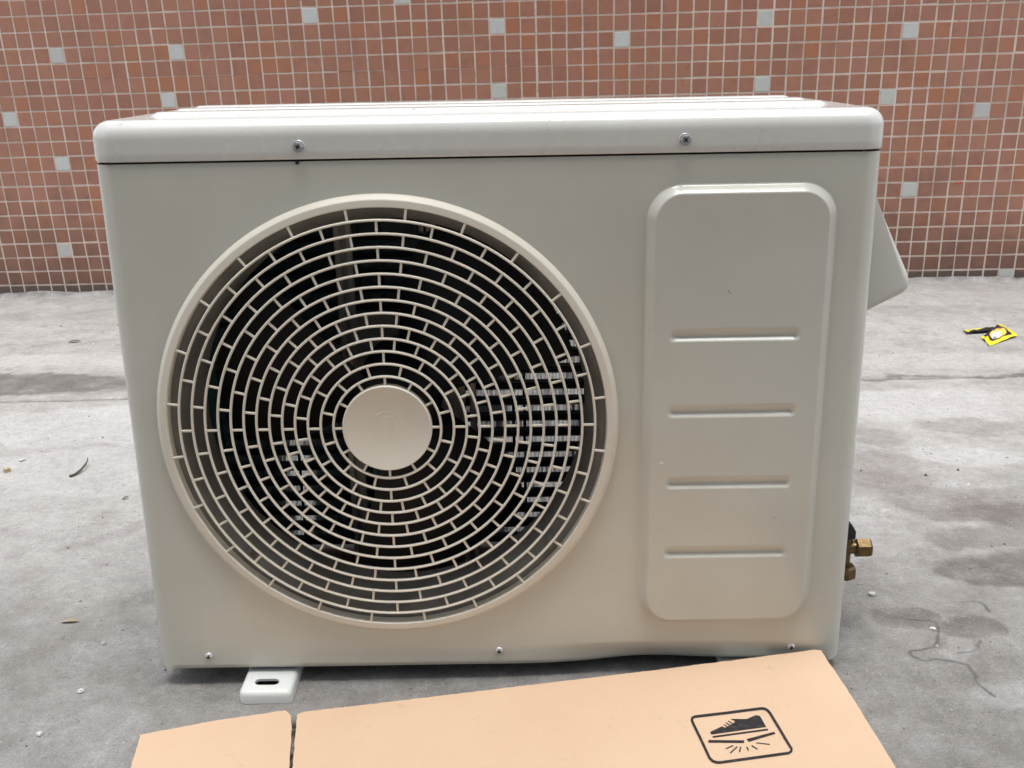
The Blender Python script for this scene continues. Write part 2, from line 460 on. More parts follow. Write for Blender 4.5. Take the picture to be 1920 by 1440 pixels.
    crack = np.zeros_like(X)
    jx = X + (fbm(X, Y, 0.012, 3, 11) - 0.5) * 0.006; jy = Y + (fbm(X, Y, 0.012, 3, 12) - 0.5) * 0.006
    sel = (X > 0.86) & (X < 1.11) & (Y > -0.09) & (Y < 0.28)
    px, py = jx[sel], jy[sel]
    dmin = np.full(px.shape, 9.0)
    for L in CRACKS:
        for (ax, ay), (bx_, by_) in zip(L[:-1], L[1:]):
            dx, dy = bx_ - ax, by_ - ay
            t = np.clip(((px - ax) * dx + (py - ay) * dy) / (dx * dx + dy * dy), 0, 1)
            dmin = np.minimum(dmin, np.hypot(px - ax - t * dx, py - ay - t * dy))
    w = 0.0006 + 0.0014 * fbm(px, py, 0.02, 2, 14)
    crack[sel] = np.clip(1.25 - dmin / w * 0.62, 0, 1) * (0.02 + 0.55 * fbm(px, py, 0.015, 2, 15))
    damp_shade = np.maximum(damp_shade, 0.95 * sstep(0.0085, 0.003, np.abs(Y - JOINT_Y)) * (0.55 + 0.7 * rough))
    dw = np.abs(wall_y(X) - Y)
    damp_shade = np.maximum(damp_shade, 0.8 * sstep(0.045, 0.012, dw + (fbm(X, Y, 0.05, 4, 25) - 0.3) * 0.05) * sstep(0.35, 0.65, fbm(X, Y, 0.09, 3, 26)))
    # painted shade of the deep slot between the cardboard pieces, with packed dirt
    crack = np.maximum(crack, sstep(0.011, 0.004, np.abs(X - sx)) * sstep(-0.066, -0.090, Y) * sstep(0.38, 0.50, fbm(X, Y, 0.012, 3, 23) + 0.07))
    return damp_shade, pink, pale, np.clip(crack, 0, 1)

def slab(name, xs, ys, edge, parent):
    xs = np.asarray(xs, np.float64); ys = np.asarray(ys, np.float64)
    X, Y = np.meshgrid(xs, ys)
    damp_shade, pink, pale, crack = stain_fields(X, Y)
    Z = G + (fbm(X, Y, 0.35, 3, 3) - 0.5) * 0.004 + (fbm(X, Y, 0.05, 4, 4) - 0.5) * 0.0022
    Z = Z - crack * 0.0010 - 0.0006 * sstep(0.3, 0.8, damp_shade)
    # chipped arris along the joint
    d = np.abs(Y - JOINT_Y)
    chip = sstep(0.010, 0.0, d + (fbm(X, Y, 0.03, 3, 9) - 0.5) * 0.008)
    Z = Z - chip * 0.005
    # mortar fillet where the paving meets the wall
    dw = wall_y(X) - Y
    Z = Z + (0.008 + 0.010 * fbm(X, Y, 0.06, 3, 24)) * sstep(0.034, 0.004, dw + (fbm(X, Y, 0.03, 3, 10) - 0.5) * 0.03) * (dw > -0.03)
    if edge == 'hi': Z[-1, :] = G - 0.06; Y[-1, :] = Y[-2, :]
    else: Z[0, :] = G - 0.06; Y[0, :] = Y[1, :]
    ny, nx = X.shape
    V = np.stack([X, Y, Z], -1).reshape(-1, 3)
    i = np.arange(ny * nx).reshape(ny, nx)
    Q = np.stack([i[:-1, :-1], i[:-1, 1:], i[1:, 1:], i[1:, :-1]], -1).reshape(-1, 4)
    me = np_mesh(name, V, Q)
    ca = me.color_attributes.new('stain', 'FLOAT_COLOR', 'POINT')
    ca.data.foreach_set('color', np.stack([damp_shade, pink, pale, crack], -1).astype(np.float32).ravel())
    return link(name, me, M_CONC, parent)

ground = link('ground', py_mesh('ground', [(-200, -200, G - 0.07), (200, -200, G - 0.07), (200, 200, G - 0.07), (-200, 200, G - 0.07)], [(0, 1, 2, 3)]), M_CONC)
tag(ground, kind='structure')
xs = sorted(spread(-1.40, -60, 0.02)) + list(np.arange(-1.40, 0.160, 0.0052)) + list(np.arange(0.160, 0.215, 0.0018)) + list(np.arange(0.215, 0.86, 0.0052)) + list(np.arange(0.86, 1.06, 0.0017)) + list(np.arange(1.06, 2.2001, 0.0052)) + spread(2.20, 60, 0.02)
ys_f = sorted(spread(-0.30, -60, 0.02)) + list(np.arange(-0.30, -0.07, 0.004)) + list(np.arange(-0.07, 0.16, 0.0017)) + list(np.arange(0.16, JOINT_Y - 0.002, 0.0042)) + [JOINT_Y - 0.0015, JOINT_Y - 0.0015]
ys_r = [JOINT_Y + 0.0015, JOINT_Y + 0.0015] + list(np.arange(JOINT_Y + 0.006, 2.42, 0.0065)) + spread(2.42, 60, 0.02)
slab('concrete_slab', xs, ys_f, 'hi', ground)
slab('concrete_slab', xs, ys_r, 'lo', ground)

# ------------------------------------------------------------------ tiled wall (two faces with a slight bend)
wall = empty('tiled_wall', (BX, BY, G))
tag(wall, 'red brown mosaic tiled wall with scattered pale tiles behind the unit', 'wall')
E2 = Vector((0, -math.sin(LEAN), math.cos(LEAN)))
def wall_frame(yaw):
    e1 = Vector((math.cos(yaw), math.sin(yaw), 0))
    nrm = e1.cross(E2).normalized()
    e2 = nrm.cross(e1).normalized()
    return e1, e2, nrm
FR = {-1: wall_frame(YL), 1: wall_frame(YR)}
WALL_H = 1.45
for sd_, x0, x1 in ((-1, -2.2, 0.012), (1, -0.012, 3.0)):
    e1, e2, nrm = FR[sd_]
    k = 1 / math.cos(LEAN)
    bm = bmesh.new()
    bm_box(bm, x0, x1, -0.10, WALL_H, -0.16, 0.0 if sd_ < 0 else 0.0003)
    me = bm_done(bm, 'mortar_bed')
    o = link('mortar_bed', me, M_GROUT, wall)
    o.matrix_local = Matrix(((e1.x, e2.x, nrm.x, 0), (e1.y, e2.y, nrm.y, 0), (e1.z, e2.z, nrm.z, 0), (0, 0, 0, 1)))

PALE = {(-32, 16), (-24, 16), (-25, 13), (-36, 12), (-33, 9), (-15, 18), (-9, 19), (-3, 17), (-3, 13), (5, 16), (14, 17), (14, 13), (23, 16), (22, 12), (28, 11), (24, 6), (-34, 3), (31, 0)}
def tile_mesh(w, h, top=0.0015):
    """unit tile with a softened rim: 13 quads"""
    me = bpy.data.meshes.new('tile')
    rings = []
    for ins, z in ((0.0, -0.002), (0.0, top - 0.0008), (0.0004, top - 0.0003), (0.0012, top)):
        a, b_ = w / 2 - ins, h / 2 - ins
        rings.append([(-a, -b_, z), (a, -b_, z), (a, b_, z), (-a, b_, z)])
    vs = [p for r in rings for p in r]
    fs = []
    for r in range(3):
        for i in range(4):
            j = (i + 1) % 4
            fs.append((r * 4 + i, r * 4 + j, r * 4 + 4 + j, r * 4 + 4 + i))
    fs.append((12, 13, 14, 15))
    return vs, fs

def project(P):
    d = P - CP; z = d.dot(CF)
    if z <= 0: return None
    return 960 + FPX * d.dot(CR) / z, 720 - FPX * d.dot(CU) / z, z

def hidden_by_unit(x, y):
    if y < 178 or y > 1250: return False
    l_ = 340 - (y - 178) * 2.2 if y < 240 else 187 + (y - 240) * 0.122
    r_ = 1515 + (y - 178) * 3.4 if y < 218 else 1660 - (y - 218) * 0.088
    return l_ + 6 < x < r_ - 6

tiles = []
for c_ in range(-48, 66):
    sd_ = -1 if c_ < 0 else 1
    e1, e2, nrm = FR[sd_]
    for r_ in range(0, 32):
        gapx = random.gauss(0, 0.0004); gapy = random.gauss(0, 0.0004)
        w = 0.0402 + random.gauss(0, 0.00035); h = 0.0402 + random.gauss(0, 0.00035)
        s_ = (c_ + 0.5) * TP + gapx; u = H1 + (r_ - 0.5) * TP + gapy
        if c_ == 0: s_ += 0.0014; w -= 0.0008
        if c_ == -1: s_ -= 0.0006
        if c_ % 12 == 6: s_ += 0.0006
        thin = (-31 <= c_ <= -19) or (-13 <= c_ <= 1)      # a course laid with almost no joint
        if thin and r_ == 14: u += 0.0009; h += 0.0018
        if thin and r_ == 15: u -= 0.0009; h += 0.0018
        rot = random.gauss(0, 0.006)
        tilt = (random.gauss(0, 0.008), random.gauss(0, 0.008))
        prj = project(Vector((BX, BY, G)) + e1 * s_ + e2 * (u / math.cos(LEAN)))
        vis = prj is not None and -20 < prj[0] < 1940 and -20 < prj[1] < 570 and not hidden_by_unit(prj[0], prj[1])
        pale_t = (c_, r_) in PALE
        if not vis and not pale_t and random.random() < 0.016: pale_t = True
        tiles.append(dict(s=s_, u=u / math.cos(LEAN), w=w, h=h, rot=rot, tilt=tilt, sd=sd_, vis=vis, pale=pale_t, d=prj[2] if prj else 99, dz=random.gauss(0, 0.00025)))

def tile_matrix(t):
    e1, e2, nrm = FR[t['sd']]
    B = Matrix(((e1.x, e2.x, nrm.x), (e1.y, e2.y, nrm.y), (e1.z, e2.z, nrm.z)))
    Rr = Matrix.Rotation(t['rot'], 3, 'Z') @ Matrix.Rotation(t['tilt'][0], 3, 'X') @ Matrix.Rotation(t['tilt'][1], 3, 'Y')
    p = e1 * t['s'] + e2 * t['u'] + nrm * t['dz']
    M = (B @ Rr).to_4x4(); M.translation = p
    return M

vis_red = sorted([t for t in tiles if t['vis'] and not t['pale']], key=lambda t: t['d'])
solo = {id(t) for t in vis_red[:300]}
base_vs, base_fs = tile_mesh(0.0402, 0.0402)
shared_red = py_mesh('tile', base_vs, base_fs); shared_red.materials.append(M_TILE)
shared_pale = py_mesh('pale_tile', base_vs, base_fs); shared_pale.materials.append(M_PALE)
rest = {True: ([], []), False: ([], [])}
for t in tiles:
    Mx = tile_matrix(t)
    if id(t) in solo or (t['pale'] and t['vis']):
        o = link('pale_tile' if t['pale'] else 'tile', shared_pale if t['pale'] else shared_red, None, wall)
        o.matrix_local = Mx @ Matrix.Diagonal((t['w'] / 0.0402, t['h'] / 0.0402, 1, 1))
    else:
        vs, fs = tile_mesh(t['w'], t['h'])
        V, F = rest[t['pale']]
        k0 = len(V)
        V.extend([tuple(Mx @ Vector(p)) for p in vs])
        F.extend([tuple(i + k0 for i in f) for f in fs])
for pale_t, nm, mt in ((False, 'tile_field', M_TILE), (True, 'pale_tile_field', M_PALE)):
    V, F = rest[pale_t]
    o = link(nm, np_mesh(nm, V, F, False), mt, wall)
    tag(o, kind='stuff')
# coping along the top, outside the picture
for sd_, x0, x1 in ((-1, -2.22, 0.0), (1, 0.0, 3.02)):
    e1, e2, nrm = FR[sd_]
    o = link('coping', box_mesh('coping', x0, x1, WALL_H + 0.001, WALL_H + 0.06, -0.18, 0.03, bevel=0.006), M_CONC, wall)
    o.matrix_local = Matrix(((e1.x, e2.x, nrm.x, 0), (e1.y, e2.y, nrm.y, 0), (e1.z, e2.z, nrm.z, 0), (0, 0, 0, 1)))

# ------------------------------------------------------------------ unseen building added behind the photographer to block the front sky
m, b, n, l = mat('grey_render', (0.22, 0.21, 0.20), 0.9)
v = coords(n, l)
l.new(mixc(n, l, ramp(n, l, noise(n, l, v, 1.5, 6, 0.6), [(0.35, 0.0), (0.7, 1.0)]), (0.25, 0.24, 0.23), (0.19, 0.18, 0.17)), b.inputs['Base Color'])
M_RENDER = m
m, *_ = mat('shutter_steel', (0.10, 0.11, 0.12), 0.45, 0.4); M_SHUT = m
sky_blocker = empty('sky_blocker', (0.4, -1.75, G))
tag(sky_blocker, 'unseen grey building added behind the camera to block the front sky', 'sky_blocker')
BLOCKER_H = 6.0
link('blocker_wall', box_mesh('blocker_wall', -1.6, 1.7, -4.0, 0.0, 0.0, BLOCKER_H, bevel=0.02), M_RENDER, sky_blocker)
link('blocker_eave', box_mesh('blocker_eave', -1.7, 1.8, 0.001, 0.18, BLOCKER_H - 0.12, BLOCKER_H + 0.03, bevel=0.01), M_RENDER, sky_blocker)
shut = link('blocker_shutter', box_mesh('blocker_shutter', -1.2, 1.2, 0.002, 0.03, 0.02, 2.4), M_SHUT, sky_blocker)
for i in range(24):
    link('blocker_slat', box_mesh('blocker_slat', -1.18, 1.18, 0.031, 0.045, 0.03 + i * 0.098, 0.03 + i * 0.098 + 0.088, bevel=0.006, seg=1), M_SHUT, shut)

# ------------------------------------------------------------------ air conditioner
AX, ROLL = 0.4, 0.00992
HS, HT, DP = 0.5803, 0.6224, 0.3195
RX, RZ, RR = 0.28613, 0.29773, 0.24904
ac = empty('air_conditioner', (AX, 0, 0), (0, ROLL, 0))
tag(ac, 'cream outdoor air conditioner unit with round fan grille standing on the concrete', 'air conditioner')
def shift(V):
    V = np.array(V, np.float64, copy=True); V[:, 0] -= AX
    return V

# --- front panel: one pressed sheet
def ladder(segs):
    out = [segs[0][0]]
    for a, b_, st in segs:
        k = max(1, int(round((b_ - a) / st)))
        out += list(np.linspace(a, b_, k + 1)[1:])
    return np.array(out)
X0, X1, RC = 0.0025, 0.7975, 0.020
flat = ladder([(X0 + RC, 0.552, 0.0024), (0.552, 0.762, 0.00115), (0.762, X1 - RC, 0.0024)])
na = 12
ang = np.linspace(0, math.pi / 2, na + 1)
col_x = np.concatenate([[X0] * 4, X0 + RC - RC * np.cos(ang), flat[1:-1], X1 - RC + RC * np.sin(ang), [X1] * 4])
col_y = np.concatenate([[0.070, 0.055, 0.040, 0.030], RC - RC * np.sin(ang), np.zeros(len(flat) - 2), RC - RC * np.cos(ang), [0.030, 0.040, 0.055, 0.070]])
rows = ladder([(0.0, 0.042, 0.0018), (0.042, 0.562, 0.0010), (0.562, HS - 0.0014, 0.0025)])
PX0, PX1, PZ0, PZ1, PRC = 0.5605, 0.7525, 0.0535, 0.5495, 0.036
def rrect_sdf(x, z, x0, x1, z0, z1, r):
    qx = np.abs(x - (x0 + x1) / 2) - (x1 - x0) / 2 + r; qz = np.abs(z - (z0 + z1) / 2) - (z1 - z0) / 2 + r
    return np.hypot(np.maximum(qx, 0), np.maximum(qz, 0)) + np.minimum(np.maximum(qx, qz), 0) - r
GROOVES = [0.3935, 0.3100, 0.2278, 0.1448]
CXg, CZg = np.meshgrid(col_x, rows)
CYg, _ = np.meshgrid(col_y, rows)
# rounded lower corners of the sheet
arc_d = np.minimum(col_x - X0, X1 - col_x) + np.where(col_y > RC, 0, 0)
zmin = np.where(arc_d < 0.014, 0.010 * (1 - np.sqrt(np.clip(1 - (1 - arc_d / 0.014) ** 2, 0, 1))), 0.0)
CZ = zmin[None, :] + CZg * (HS - 0.0014 - zmin[None, :]) / (HS - 0.0014)
sd_panel = rrect_sdf(CXg, CZ, PX0, PX1, PZ0, PZ1, PRC)
rl = np.clip(-sd_panel / 0.0082, 0, 1)
out = 0.0095 * (0.85 * rl + 0.15 * rl * rl * (3 - 2 * rl))
in_groove = np.zeros_like(out, bool)
for gz in GROOVES:
    dz = CZ - gz
    end = sstep(0.5850, 0.5920, CXg) * sstep(0.7230, 0.7160, CXg)
    prof = np.where(dz > -0.0010, 0.55 * sstep(0.0088, -0.0012, dz) + 0.45 * np.clip((0.0088 - dz) / 0.0098, 0, 1), np.clip((dz + 0.0056) / 0.0046, 0, 1))
    out = out - 0.0046 * prof * end
    in_groove |= (np.abs(dz - 0.0012) < 0.0095) & (CXg > 0.584) & (CXg < 0.724)
flatmask = (CYg <= 1e-6)
# sheet gently oil-canned, dented along the lower edge right of centre
oil = (fbm(CXg, CZ, 0.24, 2, 21) - 0.5) * 0.0022 * sstep(0.0, 0.06, np.minimum(CXg - X0, X1 - CXg)) * sstep(HS, HS - 0.05, CZ)
dent = 0.011 * np.exp(-((CXg - 0.575) / 0.075) ** 2) * sstep(0.030, 0.001, CZ) + 0.006 * np.exp(-((CXg - 0.70) / 0.06) ** 2) * sstep(0.030, 0.002, CZ)
roll_in = 0.004 * sstep(0.006, 0.0, CZ)
top_in = 0.0015 * sstep(HS - 0.006, HS - 0.0014, CZ)
CY = CYg - np.where(flatmask, out, 0) - oil + dent + np.where(flatmask, roll_in + top_in, 0)
CZ = CZ + 0.0022 * np.exp(-((CXg - 0.575) / 0.085) ** 2) * sstep(0.02, 0.0, CZ)
nz, nx = CXg.shape
V = shift(np.stack([CXg, CY, CZ], -1).reshape(-1, 3))
idx = np.arange(nz * nx).reshape(nz, nx)
Q = np.stack([idx[:-1, :-1], idx[:-1, 1:], idx[1:, 1:], idx[1:, :-1]], -1).reshape(-1, 4)
fx = CXg.reshape(-1)[Q].mean(1); fz = CZ.reshape(-1)[Q].mean(1)
ffl = flatmask.reshape(-1)[Q].all(1)
hole = (np.hypot(fx - RX, fz - RZ) < 0.2405) & ffl
sdq = sd_panel.reshape(-1)[Q].mean(1)
gq = in_groove.reshape(-1)[Q].all(1) & ffl
raised = (sdq < 0.004) & ffl
link('front_panel', sub_mesh('front_panel', V, Q[~hole & ~raised]), M_PAINT, ac)
rp = link('raised_panel', sub_mesh('raised_panel', V, Q[raised & ~gq]), M_PAINT, ac)
for gz in GROOVES:
    link('pressed_groove', sub_mesh('pressed_groove', V, Q[gq & (np.abs(fz - gz) < 0.02)]), M_PAINT, rp)

# --- side panels, base pan
for x0, x1 in ((0.0030, 0.0042), (0.7958, 0.7970)):
    link('side_panel', box_mesh('side_panel', x0 - AX, x1 - AX, 0.0705, DP - 0.012, 0.004, HS - 0.001), M_PAINT, ac)
link('base_pan', box_mesh('base_pan', 0.006 - AX, 0.794 - AX, 0.022, DP - 0.008, 0.001, 0.012), M_INNER, ac)
link('coil_end_plate', box_mesh('coil_end_plate', 0.0045 - AX, 0.0235 - AX, DP - 0.026, DP - 0.0245, 0.004, HS - 0.001), M_INNER, ac)
link('compressor_partition', box_mesh('compressor_partition', 0.556 - AX, 0.558 - AX, 0.020, DP - 0.02, 0.013, HS - 0.006), M_INNER, ac)
link('back_panel', box_mesh('back_panel', 0.56 - AX, 0.794 - AX, DP - 0.014, DP - 0.0125, 0.004, HS - 0.001), M_PAINT, ac)

# --- lid: skirt, rounded rim and ribbed top
LX0, LX1, LY0, LY1 = 0.0020, 0.7985, -0.0022, DP
RV = 0.022
gx = np.linspace(LX0 + RV, LX1 - RV, 220); gy = np.linspace(LY0 + RV, LY1 - RV, 160)
RIB_Y = [0.095, 0.175, 0.248]
def rib_h(x, y):
    h = np.zeros_like(x); near = np.zeros_like(x, bool)
    for ry in RIB_Y:
        s_ = rrect_sdf(x, y, 0.036, 0.764, ry - 0.0215, ry + 0.0215, 0.02)
        h = h + 0.0042 * sstep(0.0, -0.0095, s_)
        near |= s_ < 0.003
    return h, near
def ring_pts(inset, z, crown=0.0):
    r = RV - inset
    P = []
    for cxr, cyr, a0 in ((LX1 - RV, LY0 + RV, -90), (LX1 - RV, LY1 - RV, 0), (LX0 + RV, LY1 - RV, 90), (LX0 + RV, LY0 + RV, 180)):
        arcs = [(cxr + r * math.cos(rad(a0 + 90 * k / 10)), cyr + r * math.sin(rad(a0 + 90 * k / 10))) for k in range(11)]
        P += arcs
        if a0 == -90: P += [(LX1 - RV + r, y) for y in gy[1:-1]]
        elif a0 == 0: P += [(x, LY1 - RV + r) for x in gx[::-1][1:-1]]
        elif a0 == 90: P += [(LX0 + RV - r, y) for y in gy[::-1][1:-1]]
        else: P += [(x, LY0 + RV - r) for x in gx[1:-1]]
    return [(x, y, z) for x, y in P]
LIDTOP = HT - 0.0012
loops = [ring_pts(0.014, HS + 0.0012), ring_pts(0.003, HS + 0.0006), ring_pts(0.0007, HS + 0.0010), ring_pts(0.0, HS + 0.0026)]
RT = 0.0175
loops += [ring_pts(0.0, HS + 0.010), ring_pts(0.0, LIDTOP - RT - 0.003)]
for k in range(0, 11):
    a = math.pi / 2 * k / 10
    loops.append(ring_pts(RT * (1 - math.cos(a)), LIDTOP - RT + RT * math.sin(a)))
for ins in (0.018, 0.020, 0.022): loops.append(ring_pts(ins, LIDTOP))
nl = len(loops[0])
LV = np.array([p for lp in loops for p in lp])
LQ = []
for k in range(len(loops) - 1):
    for i in range(nl):
        j = (i + 1) % nl
        LQ.append((k * nl + i, k * nl + j, (k + 1) * nl + j, (k + 1) * nl + i))
GXX, GYY = np.meshgrid(gx, gy)
RH, near = rib_h(GXX, GYY)
k0 = len(LV)
LV = np.concatenate([LV, np.stack([GXX, GYY, LIDTOP + RH + (fbm(GXX, GYY, 0.18, 2, 30) - 0.5) * 0.0006 * np.minimum(1, np.minimum(GXX - gx[0], gx[-1] - GXX) * 20) * np.minimum(1, np.minimum(GYY - gy[0], gy[-1] - GYY) * 20)], -1).reshape(-1, 3)])
gi = np.arange(GXX.size).reshape(GXX.shape) + k0
TQ = np.stack([gi[:-1, :-1], gi[:-1, 1:], gi[1:, 1:], gi[1:, :-1]], -1).reshape(-1, 4)
nearq = near.reshape(-1)[TQ - k0].all(1)
tyc = GYY.reshape(-1)[TQ - k0].mean(1)
lid_me = sub_mesh('top_lid', shift(LV), np.concatenate([np.array(LQ), TQ[~nearq]]))
bm = bmesh.new(); bm.from_mesh(lid_me)
bmesh.ops.remove_doubles(bm, verts=bm.verts, dist=2e-5)
for f in bm.faces: f.smooth = True
bm.to_mesh(lid_me); bm.free()
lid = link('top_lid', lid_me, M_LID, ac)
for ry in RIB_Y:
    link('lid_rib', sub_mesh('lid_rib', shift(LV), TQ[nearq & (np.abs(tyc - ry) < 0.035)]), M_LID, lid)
# hairline scratch on the lid rim
m_scr, *_ = mat('grey_scratch', (0.16, 0.165, 0.16), 0.6)
sc = [(0.4605, HS + 0.0245), (0.4622, HS + 0.0345)]
link('scratch', py_mesh('scratch', [(sc[0][0] - AX, LY0 - 0.0003, sc[0][1]), (sc[0][0] + 0.0007 - AX, LY0 - 0.0003, sc[0][1]), (sc[1][0] + 0.0005 - AX, LY0 + 0.0042, sc[1][1] + 0.001), (sc[1][0] - AX, LY0 + 0.0042, sc[1][1] + 0.001)], [(0, 1, 2, 3)]), m_scr, lid)
# little notch in the seam below the left lid screw
link('seam_notch', box_mesh('seam_notch', 0.2078 - AX, 0.2112 - AX, -0.0006, 0.004, HS - 0.0042, HS - 0.0002, bevel=0.0008), M_DARK, lid)
# small knocks in the front paint
def paint_mark(x, z, L, w, ang_, y, m):
    ca, sa = math.cos(rad(ang_)), math.sin(rad(ang_))
    P = [(-L / 2, 0), (-L / 6, w / 2), (L / 3, w / 3), (L / 2, 0), (L / 4, -w / 2), (-L / 4, -w / 3)]
    link('paint_mark', py_mesh('paint_mark', [(x + u * ca - v_ * sa - AX, y, z + u * sa + v_ * ca) for u, v_ in P], [(0, 5, 4, 3, 2, 1)]), m, ac)
m_chip, *_ = mat('bare_primer', (0.74, 0.72, 0.66), 0.5)
paint_mark(0.6450, 0.4415, 0.0055, 0.0010, -55, -0.0125, m_scr)
paint_mark(0.5800, 0.2545, 0.0048, 0.0026, 5, -0.0125, m_chip)
paint_mark(0.0640, 0.3830, 0.0030, 0.0016, 40, -0.0016, m_scr)
paint_mark(0.7050, 0.1880, 0.0030, 0.0009, 20, -0.0125, m_scr)
# dark backing inside the seam
link('seam_shadow_gap', box_mesh('seam_shadow_gap', 0.024 - AX, 0.776 - AX, 0.0045, 0.012, HS - 0.012, HS + 0.010), M_DARK, ac)

# --- fan grille
grille = link('fan_grille', lathe('fan_grille', [(0.2400, 0.0045), (0.2478, 0.0015), (0.2482, -0.0010), (0.2480, -0.0022), (0.2476, -0.0031), (0.2436, -0.0082), (0.2428, -0.0087), (0.2420, -0.0088),
                                            (0.2362, -0.0091), (0.2354, -0.0083), (0.2351, -0.0070), (0.2349, 0.003), (0.2400, 0.0045)], 160, 'y'), M_PLASTIC, ac)
grille.location = (RX - AX, 0, RZ)
RINGS = [0.0577 + 0.01374 * i for i in range(13)]
def grille_ring_mesh(r):
    a, d0, d1 = 0.00140, -0.0100, -0.0070
    prof = [(r - a * 0.9, d1), (r - a, d0 + 0.0016), (r - a * 0.85, d0 + 0.0009), (r - a * 0.45, d0 + 0.0002), (r, d0), (r + a * 0.45, d0 + 0.0002), (r + a * 0.85, d0 + 0.0009), (r + a, d0 + 0.0016), (r + a * 0.9, d1)]
    return lathe('grille_ring', prof, 128, 'y', close=True)
for r in RINGS:
    link('grille_ring', grille_ring_mesh(r), M_PLASTIC, grille)
HUBR = 0.0478
def spoke_mesh(L):
    bm = bmesh.new()
    bm_box(bm, 0, L, -0.0088, -0.0068, -0.00128, 0.00128)
    top = [e for e in bm.edges if abs((e.verts[0].co.y + e.verts[1].co.y) / 2 + 0.0088) < 1e-5 and abs(e.verts[0].co.z - e.verts[1].co.z) < 1e-6]
    bmesh.ops.bevel(bm, geom=top, offset=0.0007, segments=2, profile=0.5, affect='EDGES')
    return bm_done(bm, 'grille_spoke', 50)
gaps = [(HUBR - 0.001, RINGS[0], 12, 0.0), (RINGS[0], RINGS[1], 12, 0.5), (RINGS[1], RINGS[2], 12, 0.0)]
gaps += [(RINGS[i], RINGS[i + 1], 24, 0.5 if i % 2 == 0 else 0.0) for i in range(2, 12)]
gaps += [(RINGS[12], 0.2356, 24, 0.5)]
for r0, r1, cnt, ph in gaps:
    me = spoke_mesh(r1 - r0 - 0.0008); me.materials.append(M_PLASTIC)
    for k in range(cnt):
        a = 2 * math.pi * (k + ph) / cnt
        o = link('grille_spoke', me, None, grille)
        o.matrix_local = Matrix.Rotation(-a, 4, 'Y') @ Matrix.Translation((r0 + 0.0004, 0, 0))
hubp = [(0.0, -0.0105), (0.0445, -0.0105), (0.0455, -0.0112), (0.0470, -0.0113), (0.0478, -0.0106), (0.0481, -0.0090), (0.0481, -0.002), (0.0, -0.002)]
hub = link('hub_cap', lathe('hub_cap', hubp, 96, 'y'), M_PLASTIC, grille)
# faint moulded roundel: a ring and a curl, barely proud of the cap, joined to it
bm = bmesh.new(); bm.from_mesh(hub.data)
def arc_strip(pts, w, y0, y1):
    prev = None
    for i, (px_, pz_) in enumerate(pts):
        a_ = pts[max(i - 1, 0)]; b_ = pts[min(i + 1, len(pts) - 1)]
        tx, tz = b_[0] - a_[0], b_[1] - a_[1]; q = math.hypot(tx, tz) or 1
        nx_, nz_ = -tz / q * w / 2, tx / q * w / 2
        cur = [bm.verts.new((px_ + nx_ * 1.6, y0, pz_ + nz_ * 1.6)), bm.verts.new((px_ + nx_ * 0.4, y1, pz_ + nz_ * 0.4)), bm.verts.new((px_ - nx_ * 0.4, y1, pz_ - nz_ * 0.4)), bm.verts.new((px_ - nx_ * 1.6, y0, pz_ - nz_ * 1.6))]
        if prev:
            for k in range(3):
                f = bm.faces.new((prev[k], prev[k + 1], cur[k + 1], cur[k])); f.smooth = True
        prev = cur
arc_strip([(0.0155 * math.cos(t_), 0.004 + 0.0155 * math.sin(t_)) for t_ in np.linspace(0, 2 * math.pi, 41)], 0.0009, -0.0104, -0.01062)
arc_strip([(0.001 + 0.0075 * math.cos(t_), 0.006 + 0.0075 * math.sin(t_)) for t_ in np.linspace(-1.2, 3.6, 24)], 0.0012, -0.0104, -0.01062)
arc_strip([(0.006, 0.004), (0.009, 0.000), (0.006, -0.005), (0.0045, -0.0085)], 0.0012, -0.0104, -0.01062)
bm.to_mesh(hub.data); bm.free()

# --- duct collar behind the grille
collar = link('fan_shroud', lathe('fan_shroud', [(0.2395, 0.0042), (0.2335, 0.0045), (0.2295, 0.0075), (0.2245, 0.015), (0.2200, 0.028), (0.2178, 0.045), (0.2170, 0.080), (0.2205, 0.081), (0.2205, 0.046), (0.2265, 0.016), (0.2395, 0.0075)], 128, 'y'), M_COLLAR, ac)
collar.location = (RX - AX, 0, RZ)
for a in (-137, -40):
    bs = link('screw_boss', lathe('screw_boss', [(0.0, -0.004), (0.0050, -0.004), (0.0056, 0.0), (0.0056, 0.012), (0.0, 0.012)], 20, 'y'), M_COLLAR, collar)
    bs.location = (0.2265 * math.cos(rad(a)), 0.004, 0.2265 * math.sin(rad(a)))

